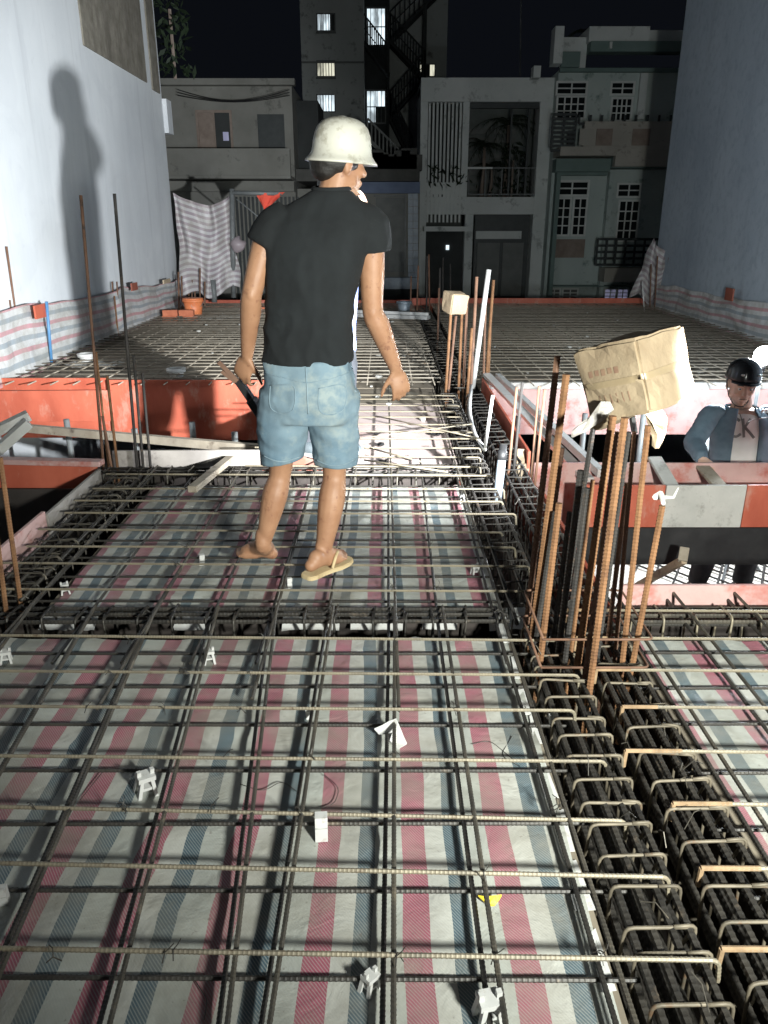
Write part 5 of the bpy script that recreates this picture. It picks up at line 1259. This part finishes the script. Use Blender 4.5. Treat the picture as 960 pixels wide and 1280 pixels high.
# ---- second person, mostly hidden behind him, arm raised
YP = 4.55
p2 = thing('person', (W(405, 590, YP).x, YP, .09), 'person standing behind the walking man with one hand raised, white and blue sleeve showing', 'person')
q = lambda x, y, dy=0.0: W(x, y, YP + dy) - V((0, 0, .07 if y < 300 and x < 450 else 0))
lat = V((.60, -.80, 0)); dep = V((.80, .60, 0))
sc = (YP * CT + .2) / 960
b = MB(); P_, rot_ = head(b, q(421, 225), V((.86, .30, -.12)), up, .95)
limb(b, [q(418, 268), q(419, 250), q(421, 235)], [.068, .058, .058])
ringbody(b, [(q(414, 430), lat, dep, .14, .10), (q(416, 380), lat, dep, .135, .095), (q(418, 320), lat, dep, .155, .105), (q(419, 280), lat, dep, .165, .09), (q(419, 262), lat, dep, .08, .06)])
C0 = q(419, 283); SR, ER, WR = C0 + lat * .165, q(474, 300, -.18), q(459, 262, -.24)
SL = C0 - lat * .165; EL = SL + V((-.02, .02, -.27)); WL = EL + V((.05, -.02, -.25))
limb(b, [SR, SR.lerp(ER, .5), ER, ER.lerp(WR, .4), WR], [.052, .046, .040, .038, .027]); limb(b, [SL, SL.lerp(EL, .5), EL, EL.lerp(WL, .4), WL], [.052, .046, .040, .038, .027])
hand(b, WR, q(452, 244, -.25) - WR, V((-.8, -.2, .1)), V((-.3, -.9, 0)), .17, .75); hand(b, WL, V((.05, 0, -.3)), V((.8, 0, 0)), V((0, -1, 0)), .17, .4)
A2, K2, H2 = q(376, 578, -.02), q(388, 515), q(402, 450); A3, K3, H3 = q(425, 578, .12), q(426, 515, .05), q(428, 450)
limb(b, [H2, K2, A2], [.08, .055, .04]); limb(b, [H3, K3, A3], [.08, .055, .04])
fh2 = V((A2.x - .05, A2.y + .02, .09)); ft2 = fh2 + V((.20, -.12, 0)); fh3 = V((A3.x, A3.y + .04, .09)); ft3 = fh3 + V((.12, -.20, 0))
shoe_foot(b, fh2, ft2, .06, .035); shoe_foot(b, fh3, ft3, .06, .035)
remesh(b, .008, 'body', 'skin_pale', p2, 4); eye(P_, 0, -.031, p2); eye(P_, 0, .031, p2)
b = MB(); b.ell(P_(0, -.02, .045), (.084, .098, .085), 18, 11, rot_); b.ell(P_(0, -.05, -.01), (.076, .066, .07), 16, 9, rot_); remesh(b, .008, 'hair', 'hair', p2, 3, folds(5, .003, (40, 40, 20)))
b = MB(); ringbody(b, [(q(414, 438), lat, dep, .165, .118), (q(416, 385), lat, dep, .155, .115), (q(418, 325), lat, dep, .170, .118), (q(419, 284), lat, dep, .180, .10), (q(419, 264), lat, dep, .085, .066)])
limb(b, [SR + V((-.02, .03, .02)), SR.lerp(ER, .5), ER, ER.lerp(WR, .72)], [.062, .060, .054, .042], 14, 5, False); limb(b, [SL + V((.02, -.03, .02)), SL.lerp(EL, .5), EL, EL.lerp(WL, .85)], [.062, .060, .052, .042], 14, 5, False)
remesh(b, .010, 'long_sleeved_shirt', 'sleeve_print', p2, 4, folds(2, .008))
b = MB(); ringbody(b, [(q(414, 428), lat, dep, .155, .11), (q(415, 460), lat, dep, .165, .12), (q(416, 480), lat, dep, .12, .10)]); limb(b, [H2, H2.lerp(K2, .5), K2, A2 + V((0, 0, .03))], [.095, .082, .070, .058], 14, 5, False); limb(b, [H3, H3.lerp(K3, .5), K3, A3 + V((0, 0, .03))], [.095, .082, .070, .058], 14, 5, False)
remesh(b, .010, 'trousers', 'trousers', p2, 4, folds(6, .009))
for fh, ft in ((fh2, ft2), (fh3, ft3)):
    b = MB(); shoe_foot(b, fh, ft, .088, .05); sh_ = remesh(b, .008, 'shoe', 'shoe', p2, 3)
    b = MB(); d = (ft - fh).normalized(); sd_ = d.cross(up); Lf = (ft - fh).length; pr = [(-.2, .03), (-.15, .04), (.1, .046), (.5, .046), (.8, .054), (1.05, .046), (1.16, .024)]
    tp = [fh + d * Lf * f + sd_ * w for f, w in pr] + [fh + d * Lf * f - sd_ * w for f, w in reversed(pr)]; n = len(tp)
    b.v = [(p.x, p.y, .092) for p in tp] + [(p.x, p.y, .112) for p in tp]; b.f = [tuple(range(n)), tuple(reversed(range(n, 2 * n)))] + [(i, n + i, n + (i + 1) % n, (i + 1) % n) for i in range(n)]
    b.build('sole', 'spacer', sh_)

# ---- worker in the blue jacket at the right edge, standing in the pit
YW = 4.86
wk = thing('person', (W(925, 560, YW).x, YW, -1.06), 'worker in glossy black helmet and open blue jacket resting a hand on the pink board', 'person')
q = lambda x, y, dy=0.0: W(x, y, YW + dy)
lat = V((1, -.12, 0)).normalized(); dep = V((.12, 1, 0)).normalized()
b = MB(); fw = V((-.10, -.97, -.22)); P_, rot_ = head(b, q(927, 479), fw, V((.04, 0, 1)), 1.06)
limb(b, [q(927, 528, .03), q(927, 508, .03), q(927, 490, .02)], [.075, .062, .060])
ringbody(b, [(q(922, 640), lat, dep, .14, .10), (q(922, 600), lat, dep, .14, .10), (q(924, 560), lat, dep, .155, .11), (q(926, 525), lat, dep, .165, .095), (q(927, 510), lat, dep, .08, .065)])
SR, ER, WR = q(886, 522), W(868, 553, 4.74), W(877, 573, 4.55)
SL, EL, WL = q(968, 522), q(985, 572, .0), q(978, 612, -.10)
limb(b, [SR, SR.lerp(ER, .5), ER, ER.lerp(WR, .5), WR], [.055, .050, .043, .038, .028]); limb(b, [SL, SL.lerp(EL, .5), EL, EL.lerp(WL, .5), WL], [.055, .050, .043, .038, .028])
hand(b, WR, V((.10, -.80, -.42)), V((.05, .45, -.9)), V((.9, 0, .1)), .185, .62); hand(b, WL, V((-.2, -.2, -.9)), V((-.6, .3, 0)), V((-.5, -.8, 0)), .18, .4)
def dn(x, z, dy=0): return V((W(x, 600, YW).x, YW + dy, z))
HL_, KL_, AL_ = dn(905, -.25), dn(898, -.62, -.05), dn(892, -.97, .02); HR2, KR2, AR2 = dn(945, -.25), dn(950, -.62, -.05), dn(952, -.97, .02)
limb(b, [HL_, KL_, AL_], [.085, .058, .042]); limb(b, [HR2, KR2, AR2], [.085, .058, .042])
for A in (AL_, AR2): shoe_foot(b, V((A.x, A.y + .05, -1.06)), V((A.x - .03, A.y - .17, -1.06)), .06, .036)
remesh(b, .0065, 'body', 'skin_pale', wk, 3); eye(P_, 0, -.031, wk, 1.06); eye(P_, 0, .031, wk, 1.06)
b = MB()
for sg in (-1, 1): b.tube([P_(sg * .048, .078, .017), P_(sg * .034, .088, .022), P_(sg * .018, .089, .018)], [.003, .0045, .003], 6)
b.tube([P_(-.024, .092, -.0645), P_(0, .098, -.0635), P_(.024, .092, -.0645)], [.0015, .002, .0015], 6); b.ell(P_(0, -.03, -.005), (.085, .085, .06), 16, 9, rot_); b.build('hair', 'hair', wk, True)
# white shirt
b = MB(); ringbody(b, [(q(922, 606), lat, dep, .155, .116), (q(924, 565), lat, dep, .168, .124), (q(926, 528), lat, dep, .172, .106), (q(927, 513), lat, dep, .085, .073)])
sw = remesh(b, .009, 'shirt', 'shirt_white', wk, 4, folds(9, .006, (8, 8, 8)))
bvW = BVHTree.FromPolygons([v.co for v in sw.data.vertices], [tuple(p.vertices) for p in sw.data.polygons])
def letter(strokes, w, m='shutter'):
    for pts in strokes:
        c = cat([tuple(q(*p)) for p in pts], 10); P = onto(bvW, [V(x[:3]) for x in c], .003); b = MB()
        for i, p in enumerate(P):
            d = (P[min(i + 1, len(P) - 1)] - P[max(i - 1, 0)]).normalized(); s = d.cross(V((0, -1, 0))).normalized() * w; b.v += [tuple(p + s), tuple(p - s)]
        for i in range(len(P) - 1): b.f.append((2 * i, 2 * i + 1, 2 * i + 3, 2 * i + 2))
        b.build('lettering', m, sw)
letter([[(917, 522), (911, 518), (904, 522), (901.5, 530), (904, 538), (911, 540.5), (917, 537)]], .0085); letter([[(921, 519), (920.5, 530), (920, 541)], [(930, 519), (925, 525), (921, 530)], [(922, 529), (927, 535), (932, 541.5)]], .0085)
letter([[(918, 507), (919, 517), (919.5, 533)]], .0022, 'black')
# open jacket: two front halves and a back wrap round the shirt
def jacket_half(sg):
    b = MB(); n = 15
    lv = [(627, .172, .135), (600, .176, .136), (565, .182, .138), (535, .186, .124), (520, .165, .108), (508, .095, .085)]
    cen = {627: 922, 600: 922, 565: 924, 535: 926, 520: 927, 508: 927}
    op = {627: .56, 600: .52, 565: .46, 535: .36, 520: .32, 508: .42} if sg < 0 else {627: .40, 600: .36, 565: .34, 535: .40, 520: .44, 508: .55}
    rings = []
    for (py, w, h) in lv:
        c = q(cen[py], py); ring = []
        for k in range(n):
            f = k / (n - 1); a0 = -math.pi / 2 + sg * op[py] * 1.0; a1 = math.pi / 2
            if sg < 0: a = (-math.pi / 2 - op[py]) + (-(math.pi - op[py])) * f
            else: a = (-math.pi / 2 + op[py]) + ((math.pi - op[py])) * f
            ca, sa = math.cos(a), math.sin(a); ring.append(c + lat * w * math.copysign(abs(ca) ** .85, ca) + dep * h * math.copysign(abs(sa) ** .85, sa))
        rings.append(ring)
    dense = []
    for i in range(len(rings) - 1):
        for s in range(5): dense.append([a.lerp(c, s / 5) for a, c in zip(rings[i], rings[i + 1])])
    dense.append(rings[-1]); th = .014; no = len(dense)
    fo = folds(4 + sg, .008, (9, 9, 6))
    for r in dense:
        cc = sum(r, V((0, 0, 0))) / len(r)
        for p in r:
            nn = (p - q(925, 560)); nn.z = 0; nn.normalize(); b.v.append(tuple(fo(p, nn) + nn * .004))
    for r in dense:
        for p in r:
            nn = (p - q(925, 560)); nn.z = 0; nn.normalize(); b.v.append(tuple(p - nn * (th - .006)))
    K = no * n
    for i in range(no - 1):
        for k in range(n - 1):
            a = i * n + k; b.f.append((a, a + 1, a + n + 1, a + n)); b.f.append((K + a, K + a + n, K + a + n + 1, K + a + 1))
    for i in range(no - 1):
        a = i * n; b.f.append((a, a + n, K + a + n, K + a)); a = i * n + n - 1; b.f.append((a, K + a, K + a + n, a + n))
    return b
b = jacket_half(-1); jk = b.build('jacket_front', 'jacket', wk, True); b = jacket_half(1); b.build('jacket_front', 'jacket', wk, True)
for (s, e, w_) in ((SR, ER, WR), (SL, EL, WL)):
    b = MB(); limb(b, [s + V((.05 if s is SR else -.05, 0, .03)), s + V((.005 if s is SR else -.005, 0, .012)), s.lerp(e, .4), e, e.lerp(w_, .45), e.lerp(w_, .86)], [.058, .068, .066, .060, .054, .047], 16, 5, True); remesh(b, .009, 'sleeve', 'jacket', wk, 4, folds(3, .010, (12, 12, 14)))
# logo patch and cord on the jacket breast
b = MB(); p = q(952, 514, -.125); 
for k in range(3): b.box(p.x + k * .018, p.y - .004, p.z - .012, p.x + k * .018 + .010, p.y + .004, p.z + .014)
b.build('breast_print', 'spacer', jk)
b = MB(); b.tube([q(932, 528, -.145), q(946, 524, -.15), q(962, 521, -.14), q(975, 519, -.10)], .0022, 6); b.build('cord', 'spacer', jk)
# trousers and shoes
b = MB(); ringbody(b, [(q(922, 606), lat, dep, .150, .108), (q(922, 640), lat, dep, .165, .12), (q(922, 668), lat, dep, .13, .10)]); limb(b, [HL_ + V((0, 0, .05)), HL_.lerp(KL_, .5), KL_, AL_ + V((0, 0, .02))], [.10, .088, .074, .064], 14, 5, False); limb(b, [HR2 + V((0, 0, .05)), HR2.lerp(KR2, .5), KR2, AR2 + V((0, 0, .02))], [.10, .088, .074, .064], 14, 5, False)
remesh(b, .011, 'trousers', 'trousers', wk, 4, folds(7, .010))
for A in (AL_, AR2):
    b = MB(); shoe_foot(b, V((A.x, A.y + .055, -1.065)), V((A.x - .03, A.y - .18, -1.065)), .092, .052); remesh(b, .010, 'shoe', 'black', wk, 3)
# helmet with a short peak, chin strap, headlamp clips
hu = V((.03, -.06, 1)).normalized(); hf = fw - hu * fw.dot(hu); hf.normalize(); hr_ = hf.cross(hu); HM = Matrix((hr_, hf, hu)).transposed(); hc = P_(0, -.005, .042)
b = MB(); b.lathe([(.002, .098), (.05, .09), (.085, .055), (.096, .0), (.098, -.012), (.104, -.014), (.106, -.008), (.103, .01), (.099, .04), (.088, .072), (.064, .096), (.034, .109), (.002, .113)], hc, 32, 1, 1.14, HM); hb = b.build('helmet', 'helmet_black', wk, True)
b = MB(); pk = []
for k in range(13):
    a = math.pi * (.16 + .68 * k / 12); pk.append((hc + HM @ V((math.cos(a) * .100, math.sin(a) * .113, -.006)), hc + HM @ V((math.cos(a) * .104, math.sin(a) * .113 + .042 * math.sin(a), -.022))))
for (i_, o_) in pk: b.v += [tuple(i_), tuple(o_), tuple(o_ - hu * .005), tuple(i_ - hu * .006)]
for k in range(12):
    for e in range(4): b.f.append((4 * k + e, 4 * k + (e + 1) % 4, 4 * k + 4 + (e + 1) % 4, 4 * k + 4 + e))
b.build('helmet_peak', 'helmet_black', hb, True)
for ang in (1.15, 2.2): 
    b = MB(); b.ell(hc + HM @ V((math.cos(ang) * .101, math.sin(ang) * .116, .030)), (.012, .012, .007), 10, 6); b.build('helmet_rivet', 'white_alu', hb, True)
b = MB(); b.tube([V(x[:3]) for x in cat([hc + HM @ V((-.10, .0, -.01)), P_(-.070, .02, -.055), P_(-.038, .060, -.106), P_(0, .082, -.117), P_(.038, .060, -.106), P_(.070, .02, -.055), hc + HM @ V((.10, .0, -.01))], 6)], .0035, 6); b.build('chin_strap', 'black', wk, True)
